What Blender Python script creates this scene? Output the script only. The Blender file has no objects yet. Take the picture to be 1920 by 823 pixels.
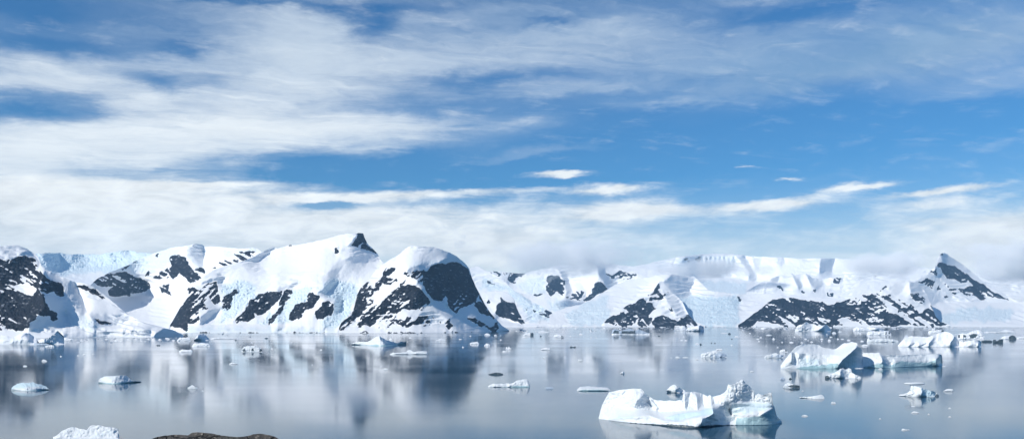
import bpy, math, random
import numpy as np

random.seed(7)
SC = bpy.context.scene
COL = SC.collection
F = 1600.0          # focal length in photo pixels (photo is 1920 wide)
CX, HY = 960.0, 600.0   # photo column straight ahead, photo row of the sea horizon
CAM_Z = 60.0
SUN_AZ, SUN_EL = math.radians(-125.0), math.radians(33.0)
FACE = 2.05   # azimuth from straight ahead (+Y) towards +X

# ---------------------------------------------------------------- helpers
def tag(o, label=None, cat=None, group=None, kind=None):
    if label: o['label'] = label
    if cat: o['category'] = cat
    if group: o['group'] = group
    if kind: o['kind'] = kind
    return o

def Zm(x0, y0, s, pts):
    """points read off an enlargement -> photo pixels"""
    return [(x0 + x / s, y0 + y / s) for x, y in pts]

def lattice(seed):
    return np.random.default_rng(seed).random((256, 256))
_L = {}
def vnoise(x, y, seed=0):
    if seed not in _L: _L[seed] = lattice(seed)
    g = _L[seed]
    xi = np.floor(x).astype(int); yi = np.floor(y).astype(int)
    fx = x - xi; fy = y - yi
    fx = fx * fx * fx * (fx * (fx * 6 - 15) + 10); fy = fy * fy * fy * (fy * (fy * 6 - 15) + 10)
    a = g[xi & 255, yi & 255]; b = g[(xi + 1) & 255, yi & 255]
    c = g[xi & 255, (yi + 1) & 255]; d = g[(xi + 1) & 255, (yi + 1) & 255]
    return (a + (b - a) * fx) * (1 - fy) + (c + (d - c) * fx) * fy
def fbm(x, y, seed=0, oct=4, gain=.5):
    s = 0; a = 1.0; n = 0
    for k in range(oct):
        s = s + a * (vnoise(x * 2 ** k + 17.3 * k, y * 2 ** k - 9.1 * k, seed + k) - .5); n += a; a *= gain
    return s / n * 2          # about -1..1
def ridged(x, y, seed=0, oct=4):
    s = 0; a = 1.0; n = 0
    for k in range(oct):
        s = s + a * (1 - 2 * np.abs(vnoise(x * 2 ** k + 5.7 * k, y * 2 ** k + 3.9 * k, seed + k) - .5)); n += a; a *= .5
    return s / n * 2 - 1

def pip(px, py, poly):
    m = np.zeros(px.shape, bool)
    xs = [p[0] for p in poly]; ys = [p[1] for p in poly]
    bb = (px >= min(xs)) & (px <= max(xs)) & (py >= min(ys)) & (py <= max(ys))
    if not bb.any(): return m
    qx = px[bb]; qy = py[bb]; r = np.zeros(qx.shape, bool)
    n = len(poly)
    for i in range(n):
        x1, y1 = poly[i]; x2, y2 = poly[(i + 1) % n]
        if y1 == y2: continue
        c = ((y1 > qy) != (y2 > qy)) & (qx < (x2 - x1) * (qy - y1) / (y2 - y1) + x1)
        r ^= c
    m[bb] = r
    return m

def blur(a, n=1, axis=None):
    for _ in range(n):
        for ax in ((0, 1) if axis is None else (axis,)):
            p = np.concatenate([a.take([0], ax), a, a.take([-1], ax)], ax)
            L = p.shape[ax]
            a = (p.take(range(0, L - 2), ax) + 2 * p.take(range(1, L - 1), ax) + p.take(range(2, L), ax)) / 4
    return a

def poisson(gx, gy):
    """surface whose x and y differences follow gx, gy (arrays [y, x]); free edges"""
    h, w = gx.shape
    GX = np.concatenate([gx, -gx[:, ::-1]], 1); GX = np.concatenate([GX, GX[::-1]], 0)
    GY = np.concatenate([gy, -gy[::-1]], 0); GY = np.concatenate([GY, GY[:, ::-1]], 1)
    fx = np.fft.fftfreq(2 * w) * 2 * np.pi; fy = np.fft.fftfreq(2 * h) * 2 * np.pi
    U, V = np.meshgrid(fx, fy)
    den = U * U + V * V; den[0, 0] = 1
    Z = (-1j * U * np.fft.fft2(GX) - 1j * V * np.fft.fft2(GY)) / den
    Z[0, 0] = 0
    return np.real(np.fft.ifft2(Z))[:h, :w]

def bil(a, fx, fy):
    h, w = a.shape
    fx = np.clip(fx, 0, w - 1.001); fy = np.clip(fy, 0, h - 1.001)
    xi = fx.astype(int); yi = fy.astype(int); u = fx - xi; v = fy - yi
    return (a[yi, xi] * (1 - u) + a[yi, xi + 1] * u) * (1 - v) + (a[yi + 1, xi] * (1 - u) + a[yi + 1, xi + 1] * u) * v

def mesh_obj(name, verts, quads, mat, parent=None, attrs=None, normals=None, smooth=True):
    me = bpy.data.meshes.new(name)
    verts = np.asarray(verts, np.float32); quads = np.asarray(quads, np.int32)
    k = quads.shape[1]
    me.vertices.add(len(verts)); me.vertices.foreach_set('co', verts.ravel())
    me.loops.add(quads.size); me.loops.foreach_set('vertex_index', quads.ravel())
    me.polygons.add(len(quads))
    me.polygons.foreach_set('loop_start', np.arange(len(quads), dtype=np.int32) * k)
    me.polygons.foreach_set('loop_total', np.full(len(quads), k, np.int32))
    me.polygons.foreach_set('use_smooth', np.full(len(quads), smooth))
    me.update(calc_edges=True); me.validate()
    for an, av in (attrs or {}).items():
        a = me.attributes.new(an, 'FLOAT', 'POINT'); a.data.foreach_set('value', np.asarray(av, np.float32).ravel())
    if mat is not None: me.materials.append(mat)
    if normals is not None: me.normals_split_custom_set_from_vertices(normals.tolist())
    o = bpy.data.objects.new(name, me); COL.objects.link(o)
    if parent is not None: o.parent = parent
    return o

def empty(name, loc):
    o = bpy.data.objects.new(name, None); COL.objects.link(o); o.location = loc
    o.empty_display_size = 1
    return o

def sea_depth(py):            # distance of the water surface seen at a photo row
    return F * CAM_Z / (np.asarray(py, float) - HY)

# ---------------------------------------------------------------- the relief builder
# One landform or iceberg: a crest line and a shore line give its outline; slopes, faces turned away from the sun,
# rock and blue ice give its surface. It is solved to a real surface with real depth, and closed at the back.
def relief(name, crest, shore, mat, du=1.0, dv=1.0, seed=1, slope=.5, rock_slope=1.5, rocks=(), flats=(), faces=(),
           ices=(), D0=None, warp=5.0, large=0., large_wl=60., fine=.15, fine_wl=8., rock_amp=3.2, rock_wl=9., ice_amp=2.0, ice_wl=5.,
           streak=(.6, .25), crest_jit=.8, lens=0., undercut=0., back_tan=.7, top_soft=None, parts=None, part_mats=None,
           foot=None, parent=None, skirt=4., snow_amp=1.0, step=None, tag_kw=None, origin=None, low_z=None, mid=0., mid_wl=18., terr=0., terr_wl=9., gully=0., face_k=1., crease=0., smooths=()):
    cx = [p[0] for p in crest]; x0, x1 = cx[0], cx[-1]
    n = max(6, int(round((x1 - x0) / du)) + 1)
    xs = np.linspace(x0, x1, n)
    cy = np.interp(xs, cx, [p[1] for p in crest])
    sy = np.interp(xs, [p[0] for p in shore], [p[1] for p in shore])
    cj = crest_jit * (fbm(xs / 7., xs * 0 + seed, seed + 40, 3) + .6 * ridged(xs / 4.5, xs * 0 + seed, seed + 44, 3))
    endw = np.clip(np.minimum(xs - x0, x1 - xs) / (4 * du), 0, 1)
    cy = cy + cj * endw
    cy = np.minimum(cy, sy - .25)
    if D0 is None: Ds = sea_depth(sy)
    else: Ds = np.interp(xs, [p[0] for p in D0], [p[1] for p in D0])
    if n > 60: Ds = blur(Ds[None], int((14 / du) ** 2), 1)[0]
    ym, yM = cy.min() - 2, sy.max() + 2
    m = max(5, int(math.ceil((sy - cy).max() / dv)) + 1)
    t = np.linspace(0, 1, m)[:, None]
    PX = np.repeat(xs[None, :], m, 0); PY = sy[None] + (cy - sy)[None] * t
    Dref = float(np.median(Ds)); mpp = Dref / F       # metres in one photo pixel
    # fields on a square grid
    st = step or max(min(du, dv), .5)
    gx_n = int((x1 - x0) / st) + 2; gy_n = int((yM - ym) / st) + 2
    GX, GY = np.meshgrid(x0 + np.arange(gx_n) * st, ym + np.arange(gy_n) * st)
    wx = warp * fbm(GX / 9, GY / 9, seed + 3, 6, .58); wy = warp * fbm(GX / 9, GY / 9, seed + 9, 6, .58)
    def rockmask(X, Y, WX, WY, nz=None):
        R = np.zeros(X.shape)
        a = streak[0]
        sn = fbm((X * math.cos(a) + Y * math.sin(a)) / 30, (-X * math.sin(a) + Y * math.cos(a)) / 4.2, seed + 21, 4, .55) * .8 + \
             fbm(X / 3.6, Y / 2.6, seed + 27, 2) * .2 + fbm(X / 26, Y / 20, seed + 33, 2) * .4
        if nz is not None: sn = sn * .85 - (nz - nz.mean()) * 1.25      # snow settles where the rock lies flatter
        for rk in rocks:
            poly, frac = rk[0], (rk[1] if len(rk) > 1 else streak[1])
            k = pip(X + WX, Y + WY, poly)
            fr = max(frac, .05) if nz is not None else frac
            thr = np.quantile(sn[k], fr) if k.any() and fr > 0 else -9
            R = np.maximum(R, (k & (sn > thr)).astype(float))
        return R
    Rg = blur(rockmask(GX, GY, wx, wy), 2)
    Ig = np.zeros(GX.shape)
    for poly, val in ices: Ig = np.maximum(Ig, val * pip(GX + wx * 2, GY + wy * 2, poly))
    Ig = blur(Ig, 5)
    SL = np.full(GX.shape, slope)
    if top_soft is not None:       # (fraction of the height, slope above it)
        cyg = np.interp(GX[0], xs, cy); syg = np.interp(GX[0], xs, sy)
        tt = (syg[None] - GY) / np.maximum(syg - cyg, .3)[None]
        SL = np.where(tt > top_soft[0], top_soft[1], SL)
    for poly, val in flats: SL = np.where(pip(GX + wx * .5, GY + wy * .5, poly), val, SL)
    for poly, val in faces:
        if val > 1.2: SL = np.where(pip(GX + wx * .5, GY + wy * .5, poly), np.maximum(SL, 1.0), SL)
    SL = np.exp(blur(np.log(SL), 2))
    SL = SL * (1 - Rg) + rock_slope * Rg
    DX = np.zeros(GX.shape)
    for poly, val in faces: DX = np.where(pip(GX + wx * .6, GY + wy * .6, poly), val * FACE * face_k, DX)
    DX = blur(DX, 2)
    if lens:
        s = (GX - x0) / (x1 - x0) * 2 - 1
        DX = DX + lens * np.sign(s) * np.abs(s) ** 3
    D = poisson(DX * mpp * st, -(mpp * st) / SL)
    fX = (PX - x0) / st; fY = (PY - ym) / st
    Dm = bil(D, fX, fY)
    c = Ds - Dm[0]
    k = max(2, int(30 / du)); cs = blur(c[None], k * k // 3 + 1, 1)[0] if n > 20 else c
    Dm = Dm + cs[None] + (c - cs)[None] * np.exp(-3.5 * t)
    # surface detail
    wxm = warp * fbm(PX / 9, PY / 9, seed + 3, 6, .58); wym = warp * fbm(PX / 9, PY / 9, seed + 9, 6, .58)
    Rb = bil(Rg, fX, fY)
    Im = bil(Ig, fX, fY)
    env = np.minimum(1, t * 6)
    a = streak[0]
    u_ = PX * math.cos(a) + PY * math.sin(a); v_ = -PX * math.sin(a) + PY * math.cos(a)
    det = large * fbm(PX / large_wl, PY / large_wl * 1.3, seed + 50, 4) * env
    det = det + fine * snow_amp * fbm(PX / fine_wl, PY / fine_wl * 1.4, seed + 60, 4)
    if mid: det = det + mid * (ridged(u_ / mid_wl, v_ / (mid_wl * .55), seed + 55, 4) * .7 + fbm(PX / 7, PY / 6, seed + 57, 3) * .35) * (1 - Rb) * env * (.22 + np.clip(fbm(PX / 55, PY / 40, seed + 58, 2) * 2.2, 0, 1))
    if terr:
        q = (PY + 7 * fbm(PX / 38, PY / 24, seed + 101, 3) + .18 * PX * math.sin(seed)) / terr_wl
        sw = q - np.floor(q); st_ = sw ** 3 * (sw * (sw * 6 - 15) + 10); st_ = np.clip((sw - .62) / .2, 0, 1)
        mk = np.clip(fbm(PX / 45, PY / 26, seed + 103, 3) * 2.4 + .1, 0, 1) * (1 - Rb * .7)
        det = det + terr * terr_wl * (sw - st_) * mk * env
    sm = np.ones(PX.shape)
    for poly in smooths: sm = np.where(pip(PX, PY, poly), .12, sm)
    sm = blur(sm, 3)
    if smooths: det = det * (.35 + .65 * sm)
    if crease: det = det - sm * crease * np.abs(ridged(PX / (fine_wl * 2.2), PY / (fine_wl * 2.6), seed + 121, 4)) * np.minimum(1, t * 4)
    if gully:
        mk = np.clip(fbm(PX / 60, PY / 45, seed + 107, 2) * 2.2 + .15, 0, 1) * (1 - Rb)
        det = det + gully * ridged(PX / 9 + .45 * PY / 9 + fbm(PX / 20, PY / 20, seed + 109, 2), PY / 45, seed + 111, 4) * mk * env
    det = det + Rb * rock_amp * (ridged(u_ / (rock_wl * 1.6), v_ / rock_wl, seed + 70, 4) + .5 * fbm(PX / 3, PY / 3, seed + 75, 2))
    det = det + Im * ice_amp * (ridged(PX / ice_wl, PY / ice_wl * 1.5, seed + 80, 3) + .6 * fbm(PX / 2.6, PY / 2.2, seed + 85, 2))
    Dm = Dm + det * mpp * np.minimum(1, t * 10)
    if undercut: Dm = Dm + undercut * mpp * np.clip(1 - t * (sy - cy)[None] / max(1e-6, undercut), 0, 1)
    Dm = np.maximum(Dm, Ds[None] * .985 - .2 * mpp)
    Rb0 = Rb
    # front sheet
    def pos(px, py, d): return np.stack([(px - CX) / F * d, d, CAM_Z + (HY - py) / F * d], -1)
    P = pos(PX, PY, Dm)
    if rocks:
        du_ = np.gradient(P, axis=1); dv_ = np.gradient(P, axis=0); nn = np.cross(du_, dv_)
        nz = np.abs(nn[..., 2]) / np.maximum(np.linalg.norm(nn, axis=-1), 1e-9)
        Rb = blur(rockmask(PX, PY, wxm, wym, blur(nz, 1)), 1)
    # below the water line, and the back
    low = P[0].copy(); low[:, 2] = (np.minimum(low[:, 2], 0) - skirt) if low_z is None else low_z
    nb = 7
    zc = P[-1][:, 2]; rowsb = []
    bn = fbm(xs / 9, xs * 0, seed + 90, 3)
    for j in range(1, nb + 1):
        q = j / nb; z = zc + ((low_z if low_z is not None else 0) - zc) * q ** 1.4 - skirt * (j == nb)
        d = Dm[-1] + ((zc - (low_z or 0)) * q) / back_tan * (1 + .3 * bn) + .4 * mpp * j
        rowsb.append(np.stack([(xs - CX) / F * d, d, z], -1))
    V = np.concatenate([low[None], P, np.array(rowsb)], 0)
    rows = V.shape[0]
    idx = np.arange(rows * n).reshape(rows, n)
    Q = np.stack([idx[:-1, :-1], idx[:-1, 1:], idx[1:, 1:], idx[1:, :-1]], -1).reshape(-1, 4)
    pad = lambda A: np.concatenate([A[:1], A, np.repeat(A[-1:] * 0, nb, 0)], 0)
    Vf = V.reshape(-1, 3); at = {'rock': pad(Rb), 'ice': pad(Im)}
    if parts is None and foot is None:
        if origin is not None: Vf = Vf - np.array(origin)
        o = mesh_obj(name, Vf, Q, mat, parent, at)
        if origin is not None: o.location = origin
        if tag_kw: tag(o, **tag_kw)
        return o
    # split into parts: faces inside a polygon go to that part
    root = empty(name, (float((xs.mean() - CX) / F * Ds.mean()), float(Ds.mean()), 0.0))
    if tag_kw: tag(root, **tag_kw)
    fcx = np.repeat(xs[None], rows, 0); fcy = np.concatenate([sy[None] + .5, PY, np.repeat(cy[None], nb, 0)], 0)
    tt = np.concatenate([-.1 + 0 * xs[None], np.repeat(t, n, 1), np.full((nb, n), 2.)], 0)
    avg = lambda A: ((A[:-1, :-1] + A[1:, :-1] + A[:-1, 1:] + A[1:, 1:]) / 4).ravel()
    qx, qy, qt = avg(fcx), avg(fcy), avg(tt)
    wob = 1.2 * fbm(qx / 4, qy / 4, seed + 95, 3)
    which = np.zeros(len(Q), int); names = ['ice_body']; mats = [mat]
    if foot is not None:
        hpx = np.interp(qx, xs, sy) - qy; fh = np.interp(qx, [p[0] for p in foot], [p[1] for p in foot])
        which[(hpx + wob * np.minimum(1, fh / 3) < fh) & (fh > .1) & (qt < 1)] = 1; names.append('waterline_foot'); mats.append(MAT['teal_ice'])
    for pn, poly in (parts or []):
        names.append(pn); mats.append((part_mats or {}).get(pn, mat))
        which[pip(qx + wob, qy + wob, poly) & (qt < 1.5)] = len(names) - 1
    me = bpy.data.meshes.new('tmp'); me.from_pydata(Vf.tolist(), [], Q.tolist()); me.update()
    N = np.zeros(len(Vf) * 3, np.float32); me.vertex_normals.foreach_get('vector', N); N = N.reshape(-1, 3)
    bpy.data.meshes.remove(me)
    off = np.array(root.location)
    for i, pn in enumerate(names):
        q = Q[which == i]
        if len(q) < 2: continue
        used, inv = np.unique(q, return_inverse=True)
        mesh_obj(pn, Vf[used] - off, inv.reshape(-1, 4), mats[i], root,
                 {k2: v2.ravel()[used] for k2, v2 in at.items()}, N[used])
    return root

# ---------------------------------------------------------------- materials
class NT:
    def __init__(s, tree): s.t = tree; s.n = tree.nodes; s.l = tree.links
    def node(s, ty, **kw):
        nd = s.n.new(ty)
        for k, v in kw.items(): setattr(nd, k, v)
        return nd
    def put(s, sock, v):
        if isinstance(v, bpy.types.NodeSocket): s.l.new(v, sock)
        else: sock.default_value = v
    def m(s, op, a, b=None, c=None, clamp=False):
        nd = s.node('ShaderNodeMath', operation=op, use_clamp=clamp); s.put(nd.inputs[0], a)
        if b is not None: s.put(nd.inputs[1], b)
        if c is not None: s.put(nd.inputs[2], c)
        return nd.outputs[0]
    def vm(s, op, a, b=None):
        nd = s.node('ShaderNodeVectorMath', operation=op); s.put(nd.inputs[0], a)
        if b is not None: s.put(nd.inputs[1], b)
        return nd.outputs['Value'] if op in ('DOT_PRODUCT', 'LENGTH') else nd.outputs[0]
    def noise(s, vec, scale, detail=4, rough=.55, dist=0., color=False):
        nd = s.node('ShaderNodeTexNoise'); s.put(nd.inputs['Vector'], vec); nd.inputs['Scale'].default_value = scale
        nd.inputs['Detail'].default_value = detail; nd.inputs['Roughness'].default_value = rough; nd.inputs['Distortion'].default_value = dist
        return nd.outputs['Color'] if color else nd.outputs['Fac']
    def mix(s, f, a, b):
        nd = s.node('ShaderNodeMix', data_type='RGBA'); s.put(nd.inputs[0], f); s.put(nd.inputs[6], a); s.put(nd.inputs[7], b); return nd.outputs[2]
    def smooth(s, v, lo, hi):
        nd = s.node('ShaderNodeMapRange', interpolation_type='SMOOTHSTEP'); s.put(nd.inputs[0], v)
        nd.inputs[1].default_value = lo; nd.inputs[2].default_value = hi; return nd.outputs[0]
    def lin(s, v, lo, hi, a, b):
        nd = s.node('ShaderNodeMapRange'); s.put(nd.inputs[0], v)
        for i, q in enumerate((lo, hi, a, b)): nd.inputs[1 + i].default_value = q
        return nd.outputs[0]
    def xyz(s, x, y, z=0.):
        nd = s.node('ShaderNodeCombineXYZ'); s.put(nd.inputs[0], x); s.put(nd.inputs[1], y); s.put(nd.inputs[2], z); return nd.outputs[0]
    def sep(s, v):
        nd = s.node('ShaderNodeSeparateXYZ'); s.put(nd.inputs[0], v); return nd.outputs

MAT = {}
def new_mat(name):
    m = bpy.data.materials.new(name); m.use_nodes = True; m.node_tree.nodes.clear()
    t = NT(m.node_tree); out = t.node('ShaderNodeOutputMaterial'); MAT[name] = m
    return m, t, out
def attr(t, name):
    nd = t.node('ShaderNodeAttribute'); nd.attribute_name = name; return nd.outputs['Fac']

def mountain_mat(name, sc, snow=(.89, .90, .91, 1), rock_a=(.004, .007, .014, 1), rock_b=(.017, .021, .032, 1), blue=(.60, .75, .83, 1)):
    """sc: size in metres of one photo pixel where the landform stands"""
    m, t, out = new_mat(name)
    g = t.node('ShaderNodeTexCoord').outputs['Object']
    n1 = t.noise(g, 1 / (2.6 * sc), 4, .7); n2 = t.noise(g, 1 / (14 * sc), 5, .6); n3 = t.noise(g, 1 / (1.6 * sc), 3, .6)
    rk = t.smooth(t.m('ADD', attr(t, 'rock'), t.m('MULTIPLY', t.m('SUBTRACT', n1, .5), 0.8)), .40, .60)
    rc = t.mix(t.smooth(n2, .35, .7), rock_a, rock_b)
    rc = t.mix(t.smooth(n3, .62, .80), rc, (.045, .050, .062, 1))
    # thin snow caught along ledges and in cracks of the rock
    q = t.vm('ADD', g, t.vm('MULTIPLY', t.noise(g, 1 / (9 * sc), 3, .6, color=True), (6 * sc, 6 * sc, 6 * sc)))
    ln = t.noise(t.vm('MULTIPLY', q, (.55, .25, 1.9)), 1 / (5.5 * sc), 5, .68)
    rc = t.mix(t.m('MULTIPLY', t.smooth(ln, .565, .66), t.lin(n2, .35, .65, .15, .62)), rc, (.50, .54, .60, 1))
    sn = t.mix(t.m('MULTIPLY', attr(t, 'ice'), t.smooth(n1, .2, .62)), snow, blue)
    sn = t.mix(t.m('MULTIPLY', t.smooth(n2, .5, .85), .25), sn, (.80, .84, .88, 1))
    b = t.node('ShaderNodeBsdfPrincipled')
    t.put(b.inputs['Base Color'], t.mix(rk, sn, rc)); b.inputs['Roughness'].default_value = .75
    b.inputs['Specular IOR Level'].default_value = .2
    bm = t.node('ShaderNodeBump'); bm.inputs['Strength'].default_value = .6; bm.inputs['Distance'].default_value = sc * .9
    h = t.m('MULTIPLY', t.m('ADD', n1, t.m('MULTIPLY', n3, .5)), t.m('ADD', .25, t.m('ADD', rk, attr(t, 'ice'))))
    t.put(bm.inputs['Height'], h); t.put(b.inputs['Normal'], bm.outputs[0])
    t.put(out.inputs[0], b.outputs[0]); return m

def ice_mat(name, snow, deep, sc, rough=.55, bump=.5):
    m, t, out = new_mat(name)
    g = t.node('ShaderNodeTexCoord').outputs['Object']
    n1 = t.noise(g, 1 / (5 * sc), 5, .6); n2 = t.noise(t.vm('MULTIPLY', g, (1., 1., 2.6)), 1 / (1.3 * sc), 4, .6)
    k = t.m('MAXIMUM', t.m('MULTIPLY', t.smooth(n1, .45, .8), .30), t.m('MULTIPLY', attr(t, 'ice'), t.lin(n2, .3, .7, .6, 1.)))
    c = t.mix(k, snow, deep)
    b = t.node('ShaderNodeBsdfPrincipled'); t.put(b.inputs['Base Color'], c); b.inputs['Roughness'].default_value = rough
    b.inputs['Specular IOR Level'].default_value = .3
    bm = t.node('ShaderNodeBump'); bm.inputs['Strength'].default_value = bump; bm.inputs['Distance'].default_value = sc * .5
    t.put(bm.inputs['Height'], t.m('ADD', n1, t.m('MULTIPLY', n2, .5))); t.put(b.inputs['Normal'], bm.outputs[0])
    t.put(out.inputs[0], b.outputs[0]); return m

for nm, sc in (('near_mountain', 2.5), ('valley_mountain', 4.), ('far_mountain', 6.), ('range_mountain', 8.)):
    mountain_mat(nm, sc)
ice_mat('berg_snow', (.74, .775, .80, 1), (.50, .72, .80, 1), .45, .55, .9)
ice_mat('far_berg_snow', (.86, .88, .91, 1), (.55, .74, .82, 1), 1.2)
ice_mat('teal_ice', (.40, .56, .60, 1), (.20, .40, .44, 1), .6, .3, .3)
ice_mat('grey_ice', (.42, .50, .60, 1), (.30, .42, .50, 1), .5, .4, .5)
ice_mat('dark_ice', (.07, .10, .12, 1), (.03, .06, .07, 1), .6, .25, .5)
# clouds of this sky: where on the dome (given as photo px, py), how wide, how much
SKY_TINT = (.031, .074, .106)
SKY_HIGH = [
 # broad veil
 (300, 130, 560, 150, .30), (1000, 70, 420, 70, .40), (1620, 110, 420, 62, .50), (1900, 120, 200, 60, .20), (1330, 120, 260, 40, .18),
 # white masses
 (430, 245, 330, 56, .58), (760, 238, 250, 28, .38), (560, 70, 110, 62, .48), (20, 150, 200, 34, .42), (20, 285, 170, 56, .60), (330, 300, 240, 34, .30), (640, 150, 260, 40, .22),
 (700, 120, 300, 60, .10), (1120, 78, 170, 26, .25), (1760, 80, 200, 22, .2), (1500, 150, 260, 16, .2), (1850, 165, 160, 16, .25),
 (1040, 285, 130, 9, .32), (990, 232, 60, 12, .25), (1440, 236, 40, 5, .35), (1230, 190, 160, 12, .22), (1090, 165, 150, 12, .25), (900, 302, 150, 8, .35), (620, 338, 30, 4, .3), (1720, 275, 40, 6, .15), (1860, 272, 25, 5, .2),
 (200, 345, 300, 30, .5),
 # blue gaps
 (60, 205, 85, 26, -.75), (110, 88, 110, 20, -.40), (310, 155, 70, 16, -.50), (330, 92, 60, 12, -.35), (165, 195, 30, 22, -.2), (690, 45, 50, 36, -.55), (520, 5, 260, 8, -.35), (60, 15, 140, 26, -.35),
 (900, 150, 130, 16, -.45), (780, 200, 140, 14, -.25), (640, 322, 240, 26, -.80), (1000, 322, 300, 20, -.35), (1500, 250, 520, 48, -.40), (1100, 205, 300, 30, -.25), (1030, 48, 50, 10, -.4), (200, 320, 130, 16, -.35), (1450, 30, 120, 14, -.25), (1500, 20, 100, 14, -.2)]
SKY_LOW = [
 (150, 395, 560, 46, .74), (800, 405, 330, 22, .36), (0, 355, 330, 22, .55), (640, 374, 110, 9, .75), (230, 350, 120, 6, .55), (380, 345, 120, 5, .5), (850, 362, 260, 7, .45),
 (300, 470, 900, 46, .62), (960, 440, 420, 26, .24), (1500, 462, 620, 40, .30), (1890, 450, 110, 56, .75), (1740, 500, 220, 30, .4), (940, 480, 120, 40, .45),
 (1050, 325, 46, 6, .95), (1062, 333, 38, 5, .6), (1142, 356, 58, 8, 1.0), (1200, 390, 100, 16, .75), (1160, 402, 110, 9, .35),
 (1430, 386, 95, 10, .72), (1490, 378, 50, 7, .25), (1605, 350, 60, 6, .95), (1530, 366, 30, 5, .2), (1770, 357, 72, 6, .85), (1478, 336, 18, 3, .6), (1740, 384, 90, 14, .55), (1390, 312, 14, 2.5, .4),
 (1730, 415, 60, 14, .3), (1640, 410, 40, 10, .2),
 (612, 384, 62, 8, -1.1), (1330, 372, 130, 10, -.4), (980, 345, 260, 6, -.3), (850, 378, 80, 5, -.25), (1600, 412, 380, 18, -.22), (1250, 424, 220, 12, -.12), (760, 330, 300, 10, -.2)]
SKY_SHADE = [(1600, 110, 560, 110, -.68), (1000, 30, 380, 60, -.38), (150, 40, 420, 80, -.34), (640, 140, 300, 40, -.08), (420, 240, 420, 60, .06), (1000, 362, 160, 7, -.22), (1700, 430, 120, 16, -.14), (1880, 415, 60, 12, -.1)]
# ---------------------------------------------------------------- camera, sun, sky
cam = bpy.data.cameras.new('camera'); co = bpy.data.objects.new('camera', cam); COL.objects.link(co)
co.location = (0, 0, CAM_Z); co.rotation_euler = (math.radians(90), 0, 0)
cam.sensor_width = 36; cam.lens = 36 * F / 1920; cam.shift_y = (HY - 411.5) / 1920
cam.clip_start = .5; cam.clip_end = 200000
SC.camera = co

sun = bpy.data.lights.new('sun', 'SUN'); so = bpy.data.objects.new('sun', sun); COL.objects.link(so)
sun.energy = 4.5; sun.angle = math.radians(.5); sun.color = (1, .945, .86)
sd = (math.sin(SUN_AZ) * math.cos(SUN_EL), math.cos(SUN_AZ) * math.cos(SUN_EL), math.sin(SUN_EL))
from mathutils import Vector
so.rotation_euler = Vector(sd).to_track_quat('Z', 'Y').to_euler(); so.location = (-400, -300, 400)

W = bpy.data.worlds.new('World'); SC.world = W; W.use_nodes = True; W.node_tree.nodes.clear()
t = NT(W.node_tree)
wo = t.node('ShaderNodeOutputWorld')
sky = t.node('ShaderNodeTexSky', sky_type='NISHITA'); sky.sun_disc = False
sky.sun_elevation = SUN_EL; sky.sun_rotation = SUN_AZ; sky.air_density = 1.0; sky.dust_density = .3; sky.ozone_density = 3.0; sky.altitude = 60
dirv = t.node('ShaderNodeTexCoord').outputs['Generated']
dx, dy, dz = t.sep(dirv)
az = t.m('MULTIPLY', t.m('ARCTAN2', dx, dy), 180 / math.pi)
el = t.m('MULTIPLY', t.m('ARCSINE', dz), 180 / math.pi)
TILT = .05
def azel(px, py):
    a = math.atan((px - CX) / F); e = math.atan((HY - py) / F * math.cos(a))
    a, e = math.degrees(a), math.degrees(e)
    return a, e - TILT * a
el2 = t.m('SUBTRACT', el, t.m('MULTIPLY', az, TILT))
v0 = t.xyz(az, el2)
# wisps: the cloud sheet is a thin layer high up, so its texture is laid on a horizontal plane
k = t.m('ADD', t.m('MAXIMUM', dz, 0.), .10)
lx = t.m('DIVIDE', dx, k); ly = t.m('DIVIDE', dy, k)
tl = math.radians(13)
rx = t.m('ADD', t.m('MULTIPLY', lx, math.cos(tl)), t.m('MULTIPLY', ly, math.sin(tl)))
ry = t.m('SUBTRACT', t.m('MULTIPLY', ly, math.cos(tl)), t.m('MULTIPLY', lx, math.sin(tl)))
lay = t.xyz(t.m('MULTIPLY', rx, .75), t.m('MULTIPLY', ry, 1.15))
wc = t.vm('SUBTRACT', t.noise(lay, 1.3, 5, .62, color=True), (.5, .5, .5))
lay2 = t.vm('ADD', lay, t.vm('MULTIPLY', wc, (.9, .75, 0)))
n_big = t.noise(lay2, 1.3, 3, .5); n_mid = t.noise(lay2, 4.2, 7, .66)
fibre = t.noise(t.vm('MULTIPLY', lay2, (.75, 2.6, 1.)), 3.4, 7, .66)
wv = t.noise(t.vm('MULTIPLY', v0, (.20, .55, 0)), 1., 6, .62, color=True)
v = t.vm('ADD', v0, t.vm('MULTIPLY', t.vm('SUBTRACT', wv, (.5, .5, .5)), (6., 2.6, 0)))
vl = t.vm('ADD', v0, t.vm('MULTIPLY', t.vm('SUBTRACT', t.noise(t.vm('MULTIPLY', v0, (.5, 1.6, 0)), 1., 7, .68, color=True), (.5, .5, .5)), (3.0, .75, 0)))
def gauss(vec, px, py, sx, sy, amp, p=1.0):
    a, e = azel(px, py)
    d = t.vm('MULTIPLY', t.vm('SUBTRACT', vec, (a, e, 0)), (27.9 / sx, 27.9 / sy, 0))   # sx, sy in photo pixels (27.9 per degree)
    q = t.vm('DOT_PRODUCT', d, d)
    if p != 1: q = t.m('POWER', q, p)
    return t.m('MULTIPLY', t.m('EXPONENT', t.m('MULTIPLY', q, -1.)), amp)
def total(items, vec):
    s = None
    for it in items:
        g = gauss(vec, *it); s = g if s is None else t.m('ADD', s, g)
    return s
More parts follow.
